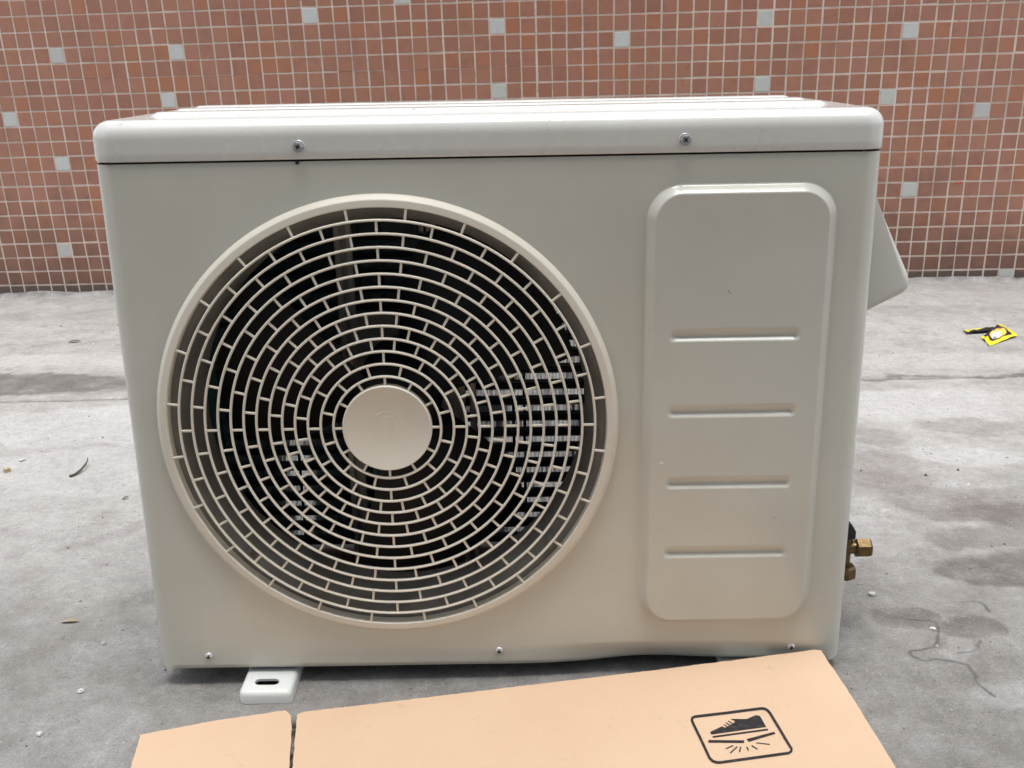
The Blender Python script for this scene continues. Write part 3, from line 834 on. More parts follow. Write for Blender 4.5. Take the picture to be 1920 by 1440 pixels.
# --- propeller fan: hub and three swept blades
fan = link('fan', lathe('fan', [(0.0, 0.066), (0.030, 0.067), (0.046, 0.075), (0.052, 0.088), (0.052, 0.15), (0.0, 0.15)], 48, 'y'), M_FAN, ac)
fan.location = (RX - AX, 0, RZ)
def blade_mesh(center):
    nr, nt = 14, 22
    top, bot = [], []
    for i in range(nr + 1):
        r = 0.048 + (0.2115 - 0.048) * i / nr
        f = i / nr
        half = rad(38 - 5 * f)                       # half the blade's sweep angle
        sk = rad(1 - 8 * f * f)
        for j in range(nt + 1):
            t = -1 + 2 * j / nt
            th = rad(center) + sk + t * half * (1 - 0.10 * max(0, f - 0.8) / 0.2 * abs(t) ** 3)
            y = 0.105 + 0.034 * t * (0.75 + 0.25 * (1 - f)) - 0.010 * (1 - t * t)
            th_ = 0.0013 * (1 - 0.5 * abs(t))
            top.append((r * math.cos(th), y - th_, r * math.sin(th)))
            bot.append((r * math.cos(th), y + th_, r * math.sin(th)))
    W_ = nt + 1; N = len(top); F = []
    for i in range(nr):
        for j in range(nt):
            a = i * W_ + j
            F.append((a, a + 1, a + 1 + W_, a + W_)); F.append((N + a, N + a + W_, N + a + 1 + W_, N + a + 1))
    for i in range(nr):
        for j in (0, nt):
            a = i * W_ + j; F.append((a, a + W_, N + a + W_, N + a))
    for j in range(nt):
        for i in (0, nr):
            a = i * W_ + j; F.append((a, a + 1, N + a + 1, N + a))
    return auto_smooth(fix_normals(py_mesh('fan_blade', top + bot, F, True)), 40)
for c_ in (51, 171, 291):
    link('fan_blade', blade_mesh(c_), M_FAN, fan)

# --- motor, its bracket
bm = bmesh.new()
for x0, x1 in ((0.206, 0.2135), (0.2195, 0.2275)):
    bm_box(bm, x0 - AX, x1 - AX, 0.196, 0.202, 0.014, 0.575, bevel=0.001, seg=1)
bm_box(bm, 0.2135 - AX, 0.2195 - AX, 0.203, 0.206, 0.014, 0.575)
for x0, x1 in ((0.352, 0.3595), (0.3655, 0.373)):
    bm_box(bm, x0 - AX, x1 - AX, 0.196, 0.202, 0.014, 0.575, bevel=0.001, seg=1)
bm_box(bm, 0.2275 - AX, 0.352 - AX, 0.198, 0.2015, 0.225, 0.372, bevel=0.001, seg=1)
link('motor_bracket', bm_done(bm, 'motor_bracket'), M_GALV, ac)
mo = link('fan_motor', lathe('fan_motor', [(0.0, 0.146), (0.045, 0.146), (0.052, 0.152), (0.052, 0.190), (0.045, 0.196), (0.0, 0.196)], 40, 'y'), M_INNER, ac)
mo.location = (RX - AX, 0, RZ)

# --- condenser coil: tubes and closely packed fins (back and left return)
coil = empty('condenser_coil', (0, 0, 0)); coil.parent = ac
PITCH = 0.0226
FY0, FY1 = 0.282, 0.294
rows_z = [0.026 + PITCH * i for i in range(25)]
for z in rows_z:
    me = lathe('coil_tube', [(0.0058, 0.030), (0.0058, 0.552)], 10, 'x')
    o = link('coil_tube', me, M_TUBE, coil); o.location = (-AX, (FY0 + FY1) / 2, z)
fv, ff = [], []
rf = random.Random(5)
# between two tube rows every fin keeps its own lean: combed here, knocked flat there
strips = [(za + 0.0058, zb - 0.0058) for za, zb in zip(rows_z[:-1], rows_z[1:])]
x = 0.022
while x < 0.553:
    wander = 2.0 * math.sin(x * 23.0 + 1.0) + 1.6 * math.sin(x * 61.0) + rf.gauss(0, 0.8)
    if rf.random() < 0.05: wander += rf.choice((-9, 9))
    for k, (za, zb) in enumerate(strips):
        zc_ = (za + zb) / 2
        a = wander + rf.gauss(0, 0.5) + 2.0 * math.sin(k * 2.3 + x * 31)
        if zc_ < 0.20: a += 13.0 * math.exp(-((x - 0.118) / 0.03) ** 2)      # a dented patch low on the left
        elif x < 0.30: a -= 6.0
        dx = math.tan(rad(-a)) * (FY1 - FY0) / 2
        k0 = len(fv); t = 0.00047
        for sx in (-t, t):
            fv += [(x - dx + sx - AX, FY0, za), (x + dx + sx - AX, FY1, za), (x + dx + sx - AX, FY1, zb), (x - dx + sx - AX, FY0, zb)]
        ff += [(k0, k0 + 1, k0 + 2, k0 + 3), (k0 + 4, k0 + 7, k0 + 6, k0 + 5), (k0, k0 + 3, k0 + 7, k0 + 4), (k0 + 1, k0 + 5, k0 + 6, k0 + 2)]
    x += 0.00185
# the fin collars close the strip round every tube row
for z in rows_z:
    k0 = len(fv)
    for yy in (FY0 + 0.0015, FY1 - 0.0015):
        fv += [(0.022 - AX, yy, z - 0.0058), (0.553 - AX, yy, z - 0.0058), (0.553 - AX, yy, z + 0.0058), (0.022 - AX, yy, z + 0.0058)]
    ff += [(k0, k0 + 1, k0 + 2, k0 + 3), (k0 + 4, k0 + 5, k0 + 6, k0 + 7)]
# return leg on the left side
y = 0.075
while y < 0.280:
    k0 = len(fv); t = 0.00016
    fv += [(0.010 - AX, y, 0.013), (0.022 - AX, y, 0.013), (0.022 - AX, y, 0.574), (0.010 - AX, y, 0.574)]
    ff += [(k0, k0 + 1, k0 + 2, k0 + 3)]
    y += 0.0024
o = link('coil_fins', np_mesh('coil_fins', fv, ff, False), M_FIN, coil)
tag(o, kind='stuff')

# --- screws
def screw(x, z, y, hexa, turn):
    s = empty('screw', (x - AX, y, z)); s.parent = ac
    if hexa:
        bm = bmesh.new()
        r = bmesh.ops.create_cone(bm, cap_ends=True, segments=28, radius1=0.0066, radius2=0.0058, depth=0.0014)
        for v_ in r['verts']: v_.co = Vector((v_.co.x, -0.0007 - v_.co.z, v_.co.y))
        r = bmesh.ops.create_cone(bm, cap_ends=True, segments=6, radius1=0.0049, radius2=0.0044, depth=0.0036)
        for v_ in r['verts']: v_.co = Vector((-v_.co.y, -0.0032 - v_.co.z, v_.co.x))
        me = bm_done(bm, 'screw_head', 25)
    else:
        me = lathe('screw_head', [(0.0, -0.0034), (0.0018, -0.0033), (0.0034, -0.0028), (0.0044, -0.0018), (0.0048, -0.0008), (0.0048, 0.0008), (0.0, 0.0008)], 28, 'y', ang=60)
    hd = link('screw_head', me, M_ZINC, s)
    yy = -0.00515 if hexa else -0.00362
    bm = bmesh.new()
    for k in range(2):
        q = bmesh.ops.create_cube(bm, size=1.0)
        bmesh.ops.scale(bm, verts=q['verts'], vec=(0.0052 if hexa else 0.0044, 0.0006 + 0.0002 * k, 0.0013))
        bmesh.ops.rotate(bm, verts=q['verts'], cent=(0, 0, 0), matrix=Matrix.Rotation(rad(turn + 90 * k), 3, 'Y'))
        bmesh.ops.translate(bm, verts=q['verts'], vec=(0, yy, 0))
    link('cross_recess', bm_done(bm, 'cross_recess'), M_DARK, s)
for x, z, y, hx, tn in ((0.2126, 0.5927 + 0.001, LY0, True, 30), (0.5965, 0.5938, LY0, True, 48), (0.0633, 0.0178, 0.0, False, 20), (0.4000, 0.0198, 0.0, False, 45), (0.7379, 0.0180, 0.0025, False, 10)):
    screw(x, z, y, hx, tn)

# --- mounting rails (feet) under the base
def foot_mesh(cx_, zb):
    """channel rail with rounded nose, obround bolt hole near the front"""
    w, y0, y1 = 0.0605, -0.0400, 0.345
    zt = -0.0050
    n4 = 12
    def rr(hx, hy, r, cy):
        P = []
        for sx, sy, a0 in ((1, -1, -90), (1, 1, 0), (-1, 1, 90), (-1, -1, 180)):
            for k in range(n4):
                a = rad(a0 + 90 * k / (n4 - 1)); P.append((sx * (hx - r) + r * math.cos(a), cy + sy * (hy - r) + r * math.sin(a)))
        return P
    hy, cy = (y1 - y0) / 2, (y1 + y0) / 2
    hole_c = -0.0195
    O = [(rr(w / 2 + e, hy + e, 0.008 + e, cy), z) for e, z in ((0.0, zb), (0.0, zt - 0.0060), (-0.0004, zt - 0.0038), (-0.0016, zt - 0.0016), (-0.0040, zt - 0.0002), (-0.0060, zt))]
    H = rr(0.0140, 0.0062, 0.0060, hole_c)
    verts = []
    for P, z in O: verts += [(p[0], p[1], z) for p in P]
    verts += [(p[0], p[1], zt) for p in H]
    verts += [(p[0], p[1], zt - 0.003) for p in H]
    N = 4 * n4; F = []
    for k in range(len(O) - 1):
        for i in range(N):
            j = (i + 1) % N; F.append((k * N + i, k * N + j, (k + 1) * N + j, (k + 1) * N + i))
    k = len(O)
    for i in range(N):
        j = (i + 1) % N
        F.append(((k - 1) * N + i, (k - 1) * N + j, k * N + j, k * N + i)); F.append((k * N + i, k * N + j, (k + 1) * N + j, (k + 1) * N + i))
    V_ = [(cx_ + x - 0.11 * min(max(y - 0.0, -0.05), 0.0) * 1.0 - AX, y, z) for x, y, z in verts]
    return auto_smooth(fix_normals(py_mesh('mounting_foot', V_, F, True)), 50)
for cx_, zb in ((0.1310, -0.0208), (0.6850, -0.0154)):
    ft = link('mounting_foot', foot_mesh(cx_, zb + 0.0006), M_FOOT, ac)
    link('bolt_hole', box_mesh('bolt_hole', cx_ - 0.018 + 0.002 - AX, cx_ + 0.018 + 0.002 - AX, -0.028, -0.010, zb + 0.0012, zb + 0.0020), M_DARK, ft)

# --- valve cover on the right side
cov = [(0.7975, 0.5465), (0.8080, 0.5265), (0.8500, 0.4430), (0.8525, 0.4330), (0.8490, 0.4245), (0.7975, 0.3985)]
link('valve_cover', prism_mesh('valve_cover', cov, 0.045, 0.215, lambda u, v_, t: (u - AX, t, v_), bevel=0.007, seg=4), M_COVER, ac)

# --- brass service valve
sv = empty('service_valve', (0, 0, 0)); sv.parent = ac
VY = 0.10
def hexnut(name, axis, c, r, L, cham=0.0016):
    bm = bmesh.new()
    prof = [(r * 0.62, 0), (r * 0.86, 0), (r, cham), (r, L - cham * 1.6), (r * 0.84, L), (r * 0.3, L)]
    rings_ = []
    for rr_, t in prof:
        rg = []
        for k in range(6):
            a = rad(60 * k + 30)
            p = (c[0] + t, c[1] + rr_ * math.cos(a), c[2] + rr_ * math.sin(a)) if axis == 'x' else (c[0] + rr_ * math.cos(a), c[1] + rr_ * math.sin(a), c[2] + t)
            rg.append(bm.verts.new((p[0] - AX, p[1], p[2])))
        rings_.append(rg)
    for a_, b_ in zip(rings_[:-1], rings_[1:]):
        for k in range(6): bm.faces.new((a_[k], a_[(k + 1) % 6], b_[(k + 1) % 6], b_[k]))
    bm.faces.new(rings_[0][::-1]); bm.faces.new(rings_[-1])
    return bm_done(bm, name, 25)
bm = bmesh.new()
for (a_, b_, r0) in (((0.796, VY, 0.0945), (0.839, VY, 0.0945), 0.0078), ((0.826, VY, 0.0945), (0.826, VY, 0.060), 0.0052), ((0.826, VY, 0.0945), (0.826, VY, 0.112), 0.0065)):
    A, Bv = Vector(a_), Vector(b_)
    q = bmesh.ops.create_cone(bm, cap_ends=True, segments=20, radius1=r0, radius2=r0, depth=(Bv - A).length)
    R_ = (Bv - A).to_track_quat('Z', 'Y').to_matrix().to_4x4()
    R_.translation = (A + Bv) / 2 - Vector((AX, 0, 0))
    bmesh.ops.transform(bm, verts=q['verts'], matrix=R_)
link('valve_body', bm_done(bm, 'valve_body'), M_BRASS, sv)
link('flare_nut', hexnut('flare_nut', 'x', (0.8360, VY, 0.0940), 0.0122, 0.0190), M_BRASS, sv)
link('valve_cap', hexnut('valve_cap', 'z', (0.8270, VY, 0.0540), 0.0122, 0.0170), M_BRASS, sv)
link('rubber_plug', prism_mesh('rubber_plug', [(0.806, 0.1085), (0.8335, 0.1085), (0.8335, 0.1190), (0.8285, 0.1275), (0.8200, 0.1345), (0.806, 0.1345)], VY - 0.008, VY + 0.008, lambda u, v_, t: (u - AX, t, v_), bevel=0.0012, seg=1), M_RUBBER, sv)

# ------------------------------------------------------------------ cardboard on the ground in front
card = empty('cardboard_sheet', (0.4, -0.2, G))
tag(card, 'flattened peach coloured cardboard box lying in front of the unit', 'cardboard')
CA, CB = -0.0138 - 0.18 * 0.0466, 0.0466
def card_z(x, y):
    z = CA + CB * np.asarray(x)
    f = sstep(-1.0, -0.28, np.asarray(y))
    return np.maximum(G + 0.0046, z) * f + (G + 0.0046) * (1 - f)
def pl(L, y):
    ys_ = [p[1] for p in L][::-1]; xs_ = [p[0] for p in L][::-1]
    return np.interp(y, ys_, xs_)
def card_piece(name, left, right, top, y_end, flat_z=None, ny=110, nx=150, seed=0):
    """sheet between a left and a right edge; top(x) is its back edge"""
    th = 0.0038
    us = np.linspace(0, 1, nx); ts = np.linspace(0, 1, ny) ** 1.6
    P = np.zeros((ny, nx, 3))
    for i, t in enumerate(ts):
        yb = top[0][1] + t * (y_end - top[0][1])
        xl = pl(left, yb)
        for j in range(1):
            pass
        # row follows the slanted back edge and flattens out further down
        xl0, xr0 = top[0][0], top[-1][0]
        xt = xl0 + us * (xr0 - xl0)
        yt = np.interp(xt, [p[0] for p in top], [p[1] for p in top])
        y = yt + t * (y_end - yt)
        xl = pl(left, y); xr = pl(right, y)
        x = xl + us * (xr - xl)
        P[i, :, 0] = x; P[i, :, 1] = y
    jag = (fbm(P[..., 0], P[..., 1], 0.006, 3, 40 + seed) - 0.5) * 0.0016
    edge_u = np.exp(-np.minimum(us, 1 - us)[None, :] * 220); edge_t = np.exp(-ts[:, None] * 160)
    P[..., 0] += jag * edge_u; P[..., 1] += jag * edge_t
    z = card_z(P[..., 0], P[..., 1]) if flat_z is None else np.full(P.shape[:2], flat_z)
    wv = (fbm(P[..., 0], P[..., 1], 0.22, 2, 41 + seed) - 0.5) * 0.0022
    P[..., 2] = z + wv * sstep(0.0, 0.03, -P[..., 1] - 0.06)
    i_ = np.arange(ny * nx).reshape(ny, nx)
    V_ = P.reshape(-1, 3); V2 = V_.copy(); V2[:, 2] -= th
    Qt = np.stack([i_[:-1, :-1], i_[1:, :-1], i_[1:, 1:], i_[:-1, 1:]], -1).reshape(-1, 4)
    n0 = len(V_)
    loop = np.concatenate([i_[0, :-1], i_[:-1, -1], i_[-1, :0:-1], i_[:0:-1, 0]])
    nx_l = np.roll(loop, -1)
    Qs = np.stack([loop, nx_l, nx_l + n0, loop + n0], -1)
    me = np_mesh(name, np.concatenate([V_, V2]), np.concatenate([Qt, Qt[:, ::-1] + n0, Qs]), True)
    fix_normals(me); auto_smooth(me, 40)
    o = link(name, me, M_CARD, card); o.matrix_parent_inverse = Matrix.Translation((-0.4, 0.2, -G))
    return o
Y_END = -0.80
main = card_piece('box_panel', [(0.1862, -0.0622), (0.1790, -0.0655), (0.1767, -0.0690), (0.1846, -0.1247), (0.1898, -0.1600), (0.2120, -0.3200), (0.2300, Y_END - 0.1)],
                  [(0.7706, -0.0066), (0.7779, -0.1020), (0.7834, -0.2163), (0.8000, Y_END - 0.1)],
                  [(0.1862, -0.0622), (0.2700, -0.0548), (0.4145, -0.0402), (0.5847, -0.0240), (0.7630, -0.0040), (0.7706, -0.0066)], Y_END, seed=1)
flap = card_piece('box_flap', [(0.0124, -0.0972), (0.0209, -0.1527), (0.0500, -0.34), (0.09, Y_END)],
                  [(0.1611, -0.0582), (0.1680, -0.0660), (0.1697, -0.0714), (0.1758, -0.0956), (0.1864, -0.1590), (0.2095, -0.3200), (0.2270, Y_END)],
                  [(0.0124, -0.0972), (0.0848, -0.0741), (0.1611, -0.0582)], Y_END + 0.08, flat_z=-0.0140, ny=80, nx=60, seed=2)

# printed do-not-step symbol on the sheet
FRAME_A=[(0.6109,-0.1183),(0.6256,-0.1171),(0.6404,-0.1160),(0.6590,-0.1141),(0.6769,-0.1124),(0.6792,-0.1125),(0.6812,-0.1132),(0.6831,-0.1159),(0.6843,-0.1204),(0.6860,-0.1345),(0.6878,-0.1493),(0.6894,-0.1630),(0.6911,-0.1760),(0.6917,-0.1791),(0.6910,-0.1818),(0.6891,-0.1833),(0.6712,-0.1853),(0.6537,-0.1873),(0.6376,-0.1891),(0.6216,-0.1910),(0.6190,-0.1910),(0.6166,-0.1905),(0.6140,-0.1887),(0.6121,-0.1846),(0.6103,-0.1693),(0.6087,-0.1546),(0.6069,-0.1399),(0.6052,-0.1262),(0.6048,-0.1218),(0.6055,-0.1198),(0.6076,-0.1186)]
FRAME_B=[(0.6113,-0.1137),(0.6262,-0.1125),(0.6410,-0.1114),(0.6597,-0.1095),(0.6776,-0.1078),(0.6804,-0.1078),(0.6831,-0.1090),(0.6857,-0.1125),(0.6872,-0.1181),(0.6889,-0.1325),(0.6907,-0.1473),(0.6922,-0.1610),(0.6938,-0.1740),(0.6945,-0.1783),(0.6927,-0.1840),(0.6886,-0.1873),(0.6706,-0.1894),(0.6532,-0.1913),(0.6372,-0.1931),(0.6211,-0.1950),(0.6183,-0.1950),(0.6154,-0.1944),(0.6120,-0.1920),(0.6095,-0.1865),(0.6077,-0.1709),(0.6060,-0.1561),(0.6041,-0.1416),(0.6024,-0.1279),(0.6020,-0.1220),(0.6039,-0.1166),(0.6075,-0.1141)]
PRINT=[[(0.6185,-0.1441),(0.6322,-0.1361),(0.6352,-0.1388),(0.6469,-0.1303),(0.6469,-0.1285),(0.6433,-0.1245),(0.6599,-0.1266),(0.6705,-0.1209),(0.6744,-0.1229),(0.6766,-0.1418),(0.6192,-0.1482)],
[(0.6197,-0.1511),(0.6773,-0.1449),(0.6774,-0.1475),(0.6199,-0.1538)],
[(0.6146,-0.1569),(0.6498,-0.1613),(0.6489,-0.1653),(0.6139,-0.1611)],
[(0.6526,-0.1596),(0.6827,-0.1506),(0.6831,-0.1540),(0.6541,-0.1640)],
[(0.6346,-0.1338),(0.6369,-0.1378),(0.6377,-0.1366),(0.6353,-0.1326)],
[(0.6372,-0.1311),(0.6399,-0.1354),(0.6406,-0.1342),(0.6380,-0.1299)],
[(0.6400,-0.1282),(0.6430,-0.1329),(0.6438,-0.1317),(0.6408,-0.1270)],
[(0.6375,-0.1674),(0.6295,-0.1717),(0.6296,-0.1732),(0.6376,-0.1689)],
[(0.6408,-0.1697),(0.6319,-0.1791),(0.6324,-0.1805),(0.6413,-0.1712)],
[(0.6438,-0.1709),(0.6410,-0.1788),(0.6421,-0.1794),(0.6449,-0.1714)],
[(0.6497,-0.1721),(0.6502,-0.1780),(0.6514,-0.1774),(0.6510,-0.1714)],
[(0.6550,-0.1709),(0.6596,-0.1771),(0.6605,-0.1758),(0.6558,-0.1695)],
[(0.6607,-0.1670),(0.6734,-0.1708),(0.6738,-0.1695),(0.6611,-0.1657)]]
def on_card(x, y, d=0.0005):
    w_ = (float(fbm(np.array([x]), np.array([y]), 0.22, 2, 42)[0]) - 0.5) * 0.0022 * float(sstep(0.0, 0.03, -y - 0.06))
    return (x - 0.4, y + 0.2, float(card_z(x, y)) + w_ + d - G)
bm = bmesh.new()
fa = [bm.verts.new(on_card(*p)) for p in FRAME_A]; fb = [bm.verts.new(on_card(*p)) for p in FRAME_B]
for i in range(len(fa)):
    j = (i + 1) % len(fa); bm.faces.new((fa[i], fb[i], fb[j], fa[j]))
for L in PRINT:
    f = bm.faces.new([bm.verts.new(on_card(*p)) for p in L])
    bmesh.ops.triangulate(bm, faces=[f])
bmesh.ops.recalc_face_normals(bm, faces=bm.faces)
for f in bm.faces:
    if f.normal.z < 0: f.normal_flip()
me = bpy.data.meshes.new('printed_symbol'); bm.to_mesh(me); bm.free()
link('printed_symbol', me, M_PRINT, card)

# ------------------------------------------------------------------ litter
def litter_mat(name, build):
    m, b, n, l = mat(name, (0.5, 0.5, 0.5), 0.3)
    build(n, l, b)
    return m
def wrap_build(n, l, b):
    uv = n.new('ShaderNodeUVMap'); uv.uv_map = 'print'
    s = n.new('ShaderNodeSeparateXYZ'); l.new(uv.outputs[0], s.inputs[0])
    def disc(cx_, cy_, r, soft):
        d = n.new('ShaderNodeVectorMath'); d.operation = 'DISTANCE'
        l.new(uv.outputs[0], d.inputs[0]); d.inputs[1].default_value = (cx_, cy_, 0)
        return ramp(n, l, d.outputs['Value'], [(max(0, r - soft), 1.0), (r, 0.0)])
    ex = math_node(n, l, 'ABSOLUTE', math_node(n, l, 'SUBTRACT', s.outputs[0], 0.5))
    rim = ramp(n, l, ex, [(0.36, 0.0), (0.39, 1.0)])
    ey = ramp(n, l, s.outputs[1], [(0.11, 1.0), (0.15, 0.0)])
    c = mixc(n, l, rim, (0.015, 0.015, 0.018), (0.72, 0.65, 0.04))
    c = mixc(n, l, ey, c, (0.72, 0.65, 0.04))
    c = mixc(n, l, disc(0.50, 0.48, 0.33, 0.05), c, (0.86, 0.62, 0.14))
    c = mixc(n, l, disc(0.66, 0.60, 0.10, 0.05), c, (0.80, 0.20, 0.06))
    c = mixc(n, l, disc(0.38, 0.36, 0.19, 0.03), c, (0.78, 0.55, 0.66))
    c = mixc(n, l, disc(0.28, 0.28, 0.07, 0.03), c, (0.10, 0.30, 0.08))
    l.new(c, b.inputs['Base Color'])
    b.inputs['Roughness'].default_value = 0.22
M_WRAP = litter_mat('printed_snack_film', wrap_build)
def strip_build(n, l, b):
    uv = n.new('ShaderNodeUVMap'); uv.uv_map = 'print'
    s = n.new('ShaderNodeSeparateXYZ'); l.new(uv.outputs[0], s.inputs[0])
    k = math_node(n, l, 'MULTIPLY', ramp(n, l, s.outputs[1], [(0.42, 0.0), (0.5, 1.0)]), ramp(n, l, s.outputs[0], [(0.55, 1.0), (0.60, 0.0)]))
    l.new(mixc(n, l, k, (0.018, 0.018, 0.022), (0.72, 0.65, 0.04)), b.inputs['Base Color'])
    b.inputs['Roughness'].default_value = 0.2
M_STRIP = litter_mat('torn_snack_film', strip_build)
def crumple(name, corners, m, label, amp, seed, lift=None, puff=0.0):
    """thin film over four ground corners (u=0..1, v=0..1), crumpled, real thickness"""
    N = 22
    U, Vv = np.meshgrid(np.linspace(0, 1, N), np.linspace(0, 1, N))
    c = np.array(corners, float)
    P = ((1 - U)[..., None] * (1 - Vv)[..., None] * c[0] + U[..., None] * (1 - Vv)[..., None] * c[1] + U[..., None] * Vv[..., None] * c[2] + (1 - U)[..., None] * Vv[..., None] * c[3])
    h = np.abs(fbm(U * 0.1, Vv * 0.1, 0.045, 3, seed) - 0.5) * 2 * amp + puff * np.sin(U * np.pi) * np.sin(Vv * np.pi)
    if lift is not None: h = h + lift(U, Vv)
    Z = 0.0014 + h
    ctr = c.mean(0)
    top = np.stack([P[..., 0] - ctr[0], P[..., 1] - ctr[1], Z], -1).reshape(-1, 3)
    bot = top.copy(); bot[:, 2] -= 0.0005
    i_ = np.arange(N * N).reshape(N, N)
    Qt = np.stack([i_[:-1, :-1], i_[:-1, 1:], i_[1:, 1:], i_[1:, :-1]], -1).reshape(-1, 4)
    n0 = N * N
    lp = np.concatenate([i_[0, :-1], i_[:-1, -1], i_[-1, :0:-1], i_[:0:-1, 0]]); nx_ = np.roll(lp, -1)
    Qall = np.concatenate([Qt, Qt[:, ::-1] + n0, np.stack([lp, lp + n0, nx_ + n0, nx_], -1)])
    me = np_mesh(name, np.concatenate([top, bot]), Qall, True)
    fix_normals(me)
    uvl = me.uv_layers.new(name='print')
    li = np.zeros(len(me.loops), np.int32); me.loops.foreach_get('vertex_index', li)
    uu = np.stack([U.reshape(-1), Vv.reshape(-1)], -1)[li % n0]
    uvl.data.foreach_set('uv', uu.astype(np.float32).ravel())
    auto_smooth(me, 30)
    o = link(name, me, m); o.location = (ctr[0], ctr[1], G)
    tag(o, label, 'wrapper')
    return o
crumple('snack_wrapper', [(1.5480, 1.4730), (1.6100, 1.4820), (1.6480, 1.5230), (1.5560, 1.5120)], M_STRIP,
        'torn black strip of snack wrapper with a yellow edge, further from the camera', 0.010, 51, lambda u, v_: 0.007 * u * (1 - v_))
crumple('snack_wrapper', [(1.5562, 1.3593), (1.6600, 1.4385), (1.6535, 1.5251), (1.5692, 1.4380)], M_WRAP,
        'open yellow and black snack packet with a pink and orange picture', 0.008, 57, lambda u, v_: 0.012 * u * (0.3 + v_) * (1 - 0.4 * v_), 0.010)

def pebble(name, x, y, r, col, label, cat, seed, sq=0.6):
    bm = bmesh.new()
    bmesh.ops.create_icosphere(bm, subdivisions=2, radius=r)
    rs = random.Random(seed)
    ph = [rs.uniform(0, 6.28) for _ in range(6)]
    for v_ in bm.verts:
        d = v_.co.normalized()
        k = 1 + 0.18 * math.sin(3 * d.x + ph[0]) + 0.15 * math.sin(4 * d.y + ph[1]) + 0.15 * math.sin(5 * d.z + ph[2])
        v_.co = Vector((d.x * r * k * (1.15), d.y * r * k, d.z * r * k * sq))
    me = bm_done(bm, name, 25)
    m, b, n, l = mat(name + '_stone', col, 0.85, spec=0.3)
    v = coords(n, l)
    l.new(mixc(n, l, ramp(n, l, noise(n, l, v, 400, 3), [(0.4, 0.0), (0.7, 1.0)]), col, tuple(c_ * 0.6 for c_ in col)), b.inputs['Base Color'])
    o = link(name, me, m); o.location = (x, y, G + r * sq * 0.75); o.rotation_euler.z = rs.uniform(0, 6)
    tag(o, label, cat)
    return o
pebble('pebble', -0.5041, 0.7015, 0.0062, (0.50, 0.42, 0.28), 'tan pebble on the pale concrete at the far left edge', 'pebble', 1, 0.8)
pebble('pebble', -0.5005, 0.7540, 0.0048, (0.62, 0.62, 0.60), 'small white pebble just behind the tan one at far left', 'pebble', 2)
pebble('stone_chip', -0.0888, -0.0071, 0.0036, (0.74, 0.74, 0.72), 'white stone chip on the grey concrete left of the metal foot', 'stone chip', 3)
pebble('stone_chip', -0.1010, 0.0970, 0.0030, (0.55, 0.53, 0.50), 'grey stone chip on the concrete near the lower left corner of the unit', 'stone chip', 4)
pebble('stone_chip', 0.8911, 0.1755, 0.0042, (0.56, 0.54, 0.50), 'pale stone chip below the brass valve', 'stone chip', 5)
pebble('stone_chip', 0.9373, 0.0880, 0.0030, (0.75, 0.75, 0.73), 'tiny white chip beside the curved crack in the concrete', 'stone chip', 6, 0.4)
pebble('stone_chip', -0.1021, -0.0873, 0.0036, (0.66, 0.65, 0.62), 'pale flat chip on the concrete left of the cardboard flap', 'stone chip', 7, 0.4)

def tube_path(name, pts, radii, m):
    vs, fs = [], []
    n8 = 8
    for i, p in enumerate(pts):
        a_ = Vector(pts[max(i - 1, 0)]); b_ = Vector(pts[min(i + 1, len(pts) - 1)])
        t = (b_ - a_).normalized(); sd2 = t.cross(Vector((0, 0, 1))).normalized(); up = sd2.cross(t)
        for k in range(n8):
            a = 2 * math.pi * k / n8
            vs.append(Vector(p) + (sd2 * math.cos(a) + up * math.sin(a)) * radii[i])
    for i in range(len(pts) - 1):
        for k in range(n8):
            j = (k + 1) % n8; fs.append((i * n8 + k, i * n8 + j, i * n8 + n8 + j, i * n8 + n8 + k))
    fs.append(tuple(range(n8))); fs.append(tuple(range(len(pts) * n8 - 1, len(pts) * n8 - n8 - 1, -1)))
    return link(name, fix_normals(py_mesh(name, vs, fs, True)), m)
M_TWIG, *_ = mat('twig_bark', (0.10, 0.085, 0.07), 0.9)
o = tube_path('twig', [(-0.010, -0.030, 0.003), (-0.003, -0.022, 0.004), (0.001, -0.008, 0.006), (0.003, 0.010, 0.009), (0.001, 0.026, 0.011), (-0.003, 0.038, 0.012)], [0.0030, 0.0024, 0.0022, 0.0018, 0.0013, 0.0007], M_TWIG)
o.location = (-0.364, 0.692, G)
tag(o, 'short curved dark twig on the concrete left of the unit', 'twig')
def leaf(name, x, y, L, w, col, rz, label):
    vs, fs = [], []
    for i in range(13):
        t = i / 12
        hw = w * math.sin(math.pi * min(1, t * 0.95 + 0.05)) ** 0.8
        zc_ = 0.0012 + 0.0022 * math.sin(t * 2.6)
        vs += [(t * L - L / 2, -hw, zc_ + hw * 0.25), (t * L - L / 2, 0, zc_), (t * L - L / 2, hw, zc_ + hw * 0.35)]
    for i in range(12):
        a = i * 3
        fs += [(a, a + 1, a + 4, a + 3), (a + 1, a + 2, a + 5, a + 4)]
    me = py_mesh(name, vs, fs, True)
    bm = bmesh.new(); bm.from_mesh(me)
    bmesh.ops.solidify(bm, geom=bm.faces[:], thickness=0.0004)
    bm.to_mesh(me); bm.free()
    m, *_ = mat(name + '_dry', col, 0.8)
    o = link(name, me, m); o.location = (x, y, G); o.rotation_euler.z = rz
    tag(o, label, 'leaf')
leaf('dry_leaf', -0.1660, 0.152, 0.024, 0.0036, (0.36, 0.30, 0.20), 0.0, 'narrow curled dry leaf on the grey concrete at lower left')
leaf('dry_leaf', -0.7554, 1.6304, 0.034, 0.006, (0.12, 0.10, 0.085), 0.3, 'dark dry leaf on the pale strip of concrete near the wall at left')
leaf('dry_leaf', -0.2380, 0.5600, 0.013, 0.0022, (0.11, 0.10, 0.09), 0.9, 'tiny dark leaf scrap close to the left side of the unit')

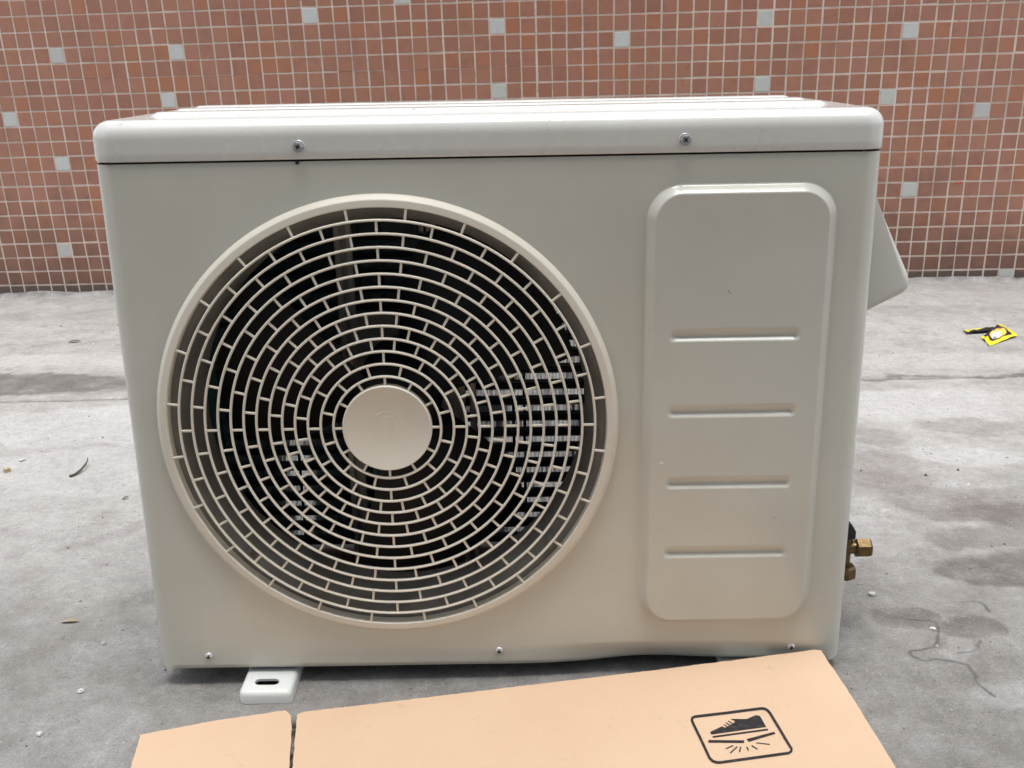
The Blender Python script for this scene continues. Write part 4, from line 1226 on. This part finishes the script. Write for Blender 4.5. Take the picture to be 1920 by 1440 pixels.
# scrap of red film caught on the tiles
m_red, *_ = mat('red_film', (0.55, 0.05, 0.05), 0.4)
e1, e2, nrm = FR[1]
bm = bmesh.new()
bm_box(bm, -0.009, 0.009, -0.0022, 0.0022, 0.0024, 0.0034, bevel=0.0004, seg=1)
for v_ in bm.verts: v_.co.y += 0.12 * v_.co.x + 40 * v_.co.x ** 2 * 0.3
o = link('film_scrap', bm_done(bm, 'film_scrap'), m_red)
Mx = Matrix(((e1.x, e2.x, nrm.x, 0), (e1.y, e2.y, nrm.y, 0), (e1.z, e2.z, nrm.z, 0), (0, 0, 0, 1)))
Mx.translation = Vector((BX, BY, G)) + e1 * 1.2458 + e2 * 0.3022
o.matrix_world = Mx
tag(o, 'small scrap of red film stuck to the tiled wall right of the unit', 'scrap')

# loose grit on the paving
gv, gf = [], []
rg = random.Random(12)
for _ in range(1100):
    if rg.random() < 0.72: x, y = rg.uniform(-0.75, 1.65), rg.uniform(-0.32, 1.1)
    else: x, y = rg.uniform(-1.3, 2.1), rg.uniform(1.13, 2.08)
    if 0.0 < x < 0.8 and -0.06 < y < 0.33: continue
    if -0.0 < x < 0.80 and y < -0.03: continue
    r = abs(rg.gauss(0, 0.0009)) + 0.0006
    k0 = len(gv); a = rg.uniform(0, 6.28)
    for k in range(4):
        gv.append((x + r * rg.uniform(0.7, 1.4) * math.cos(a + k * 1.571), y + r * rg.uniform(0.7, 1.4) * math.sin(a + k * 1.571), G - 0.0004))
    gv.append((x, y, G + 0.0008 + r * 0.9))
    gf += [(k0 + k, k0 + (k + 1) % 4, k0 + 4) for k in range(4)]
me = np_mesh('grit', gv, gf, False)
m, b, n, l = mat('grit_grains', (0.3, 0.3, 0.3), 0.9)
ge = n.new('ShaderNodeNewGeometry')
l.new(ramp(n, l, ge.outputs['Random Per Island'], [(0.0, (0.05, 0.045, 0.04)), (0.5, (0.10, 0.09, 0.085)), (0.62, (0.42, 0.40, 0.37)), (1.0, (0.74, 0.73, 0.70))]), b.inputs['Base Color'])
o = link('grit', me, m)
tag(o, 'loose grit scattered over the concrete paving', 'grit', kind='stuff')
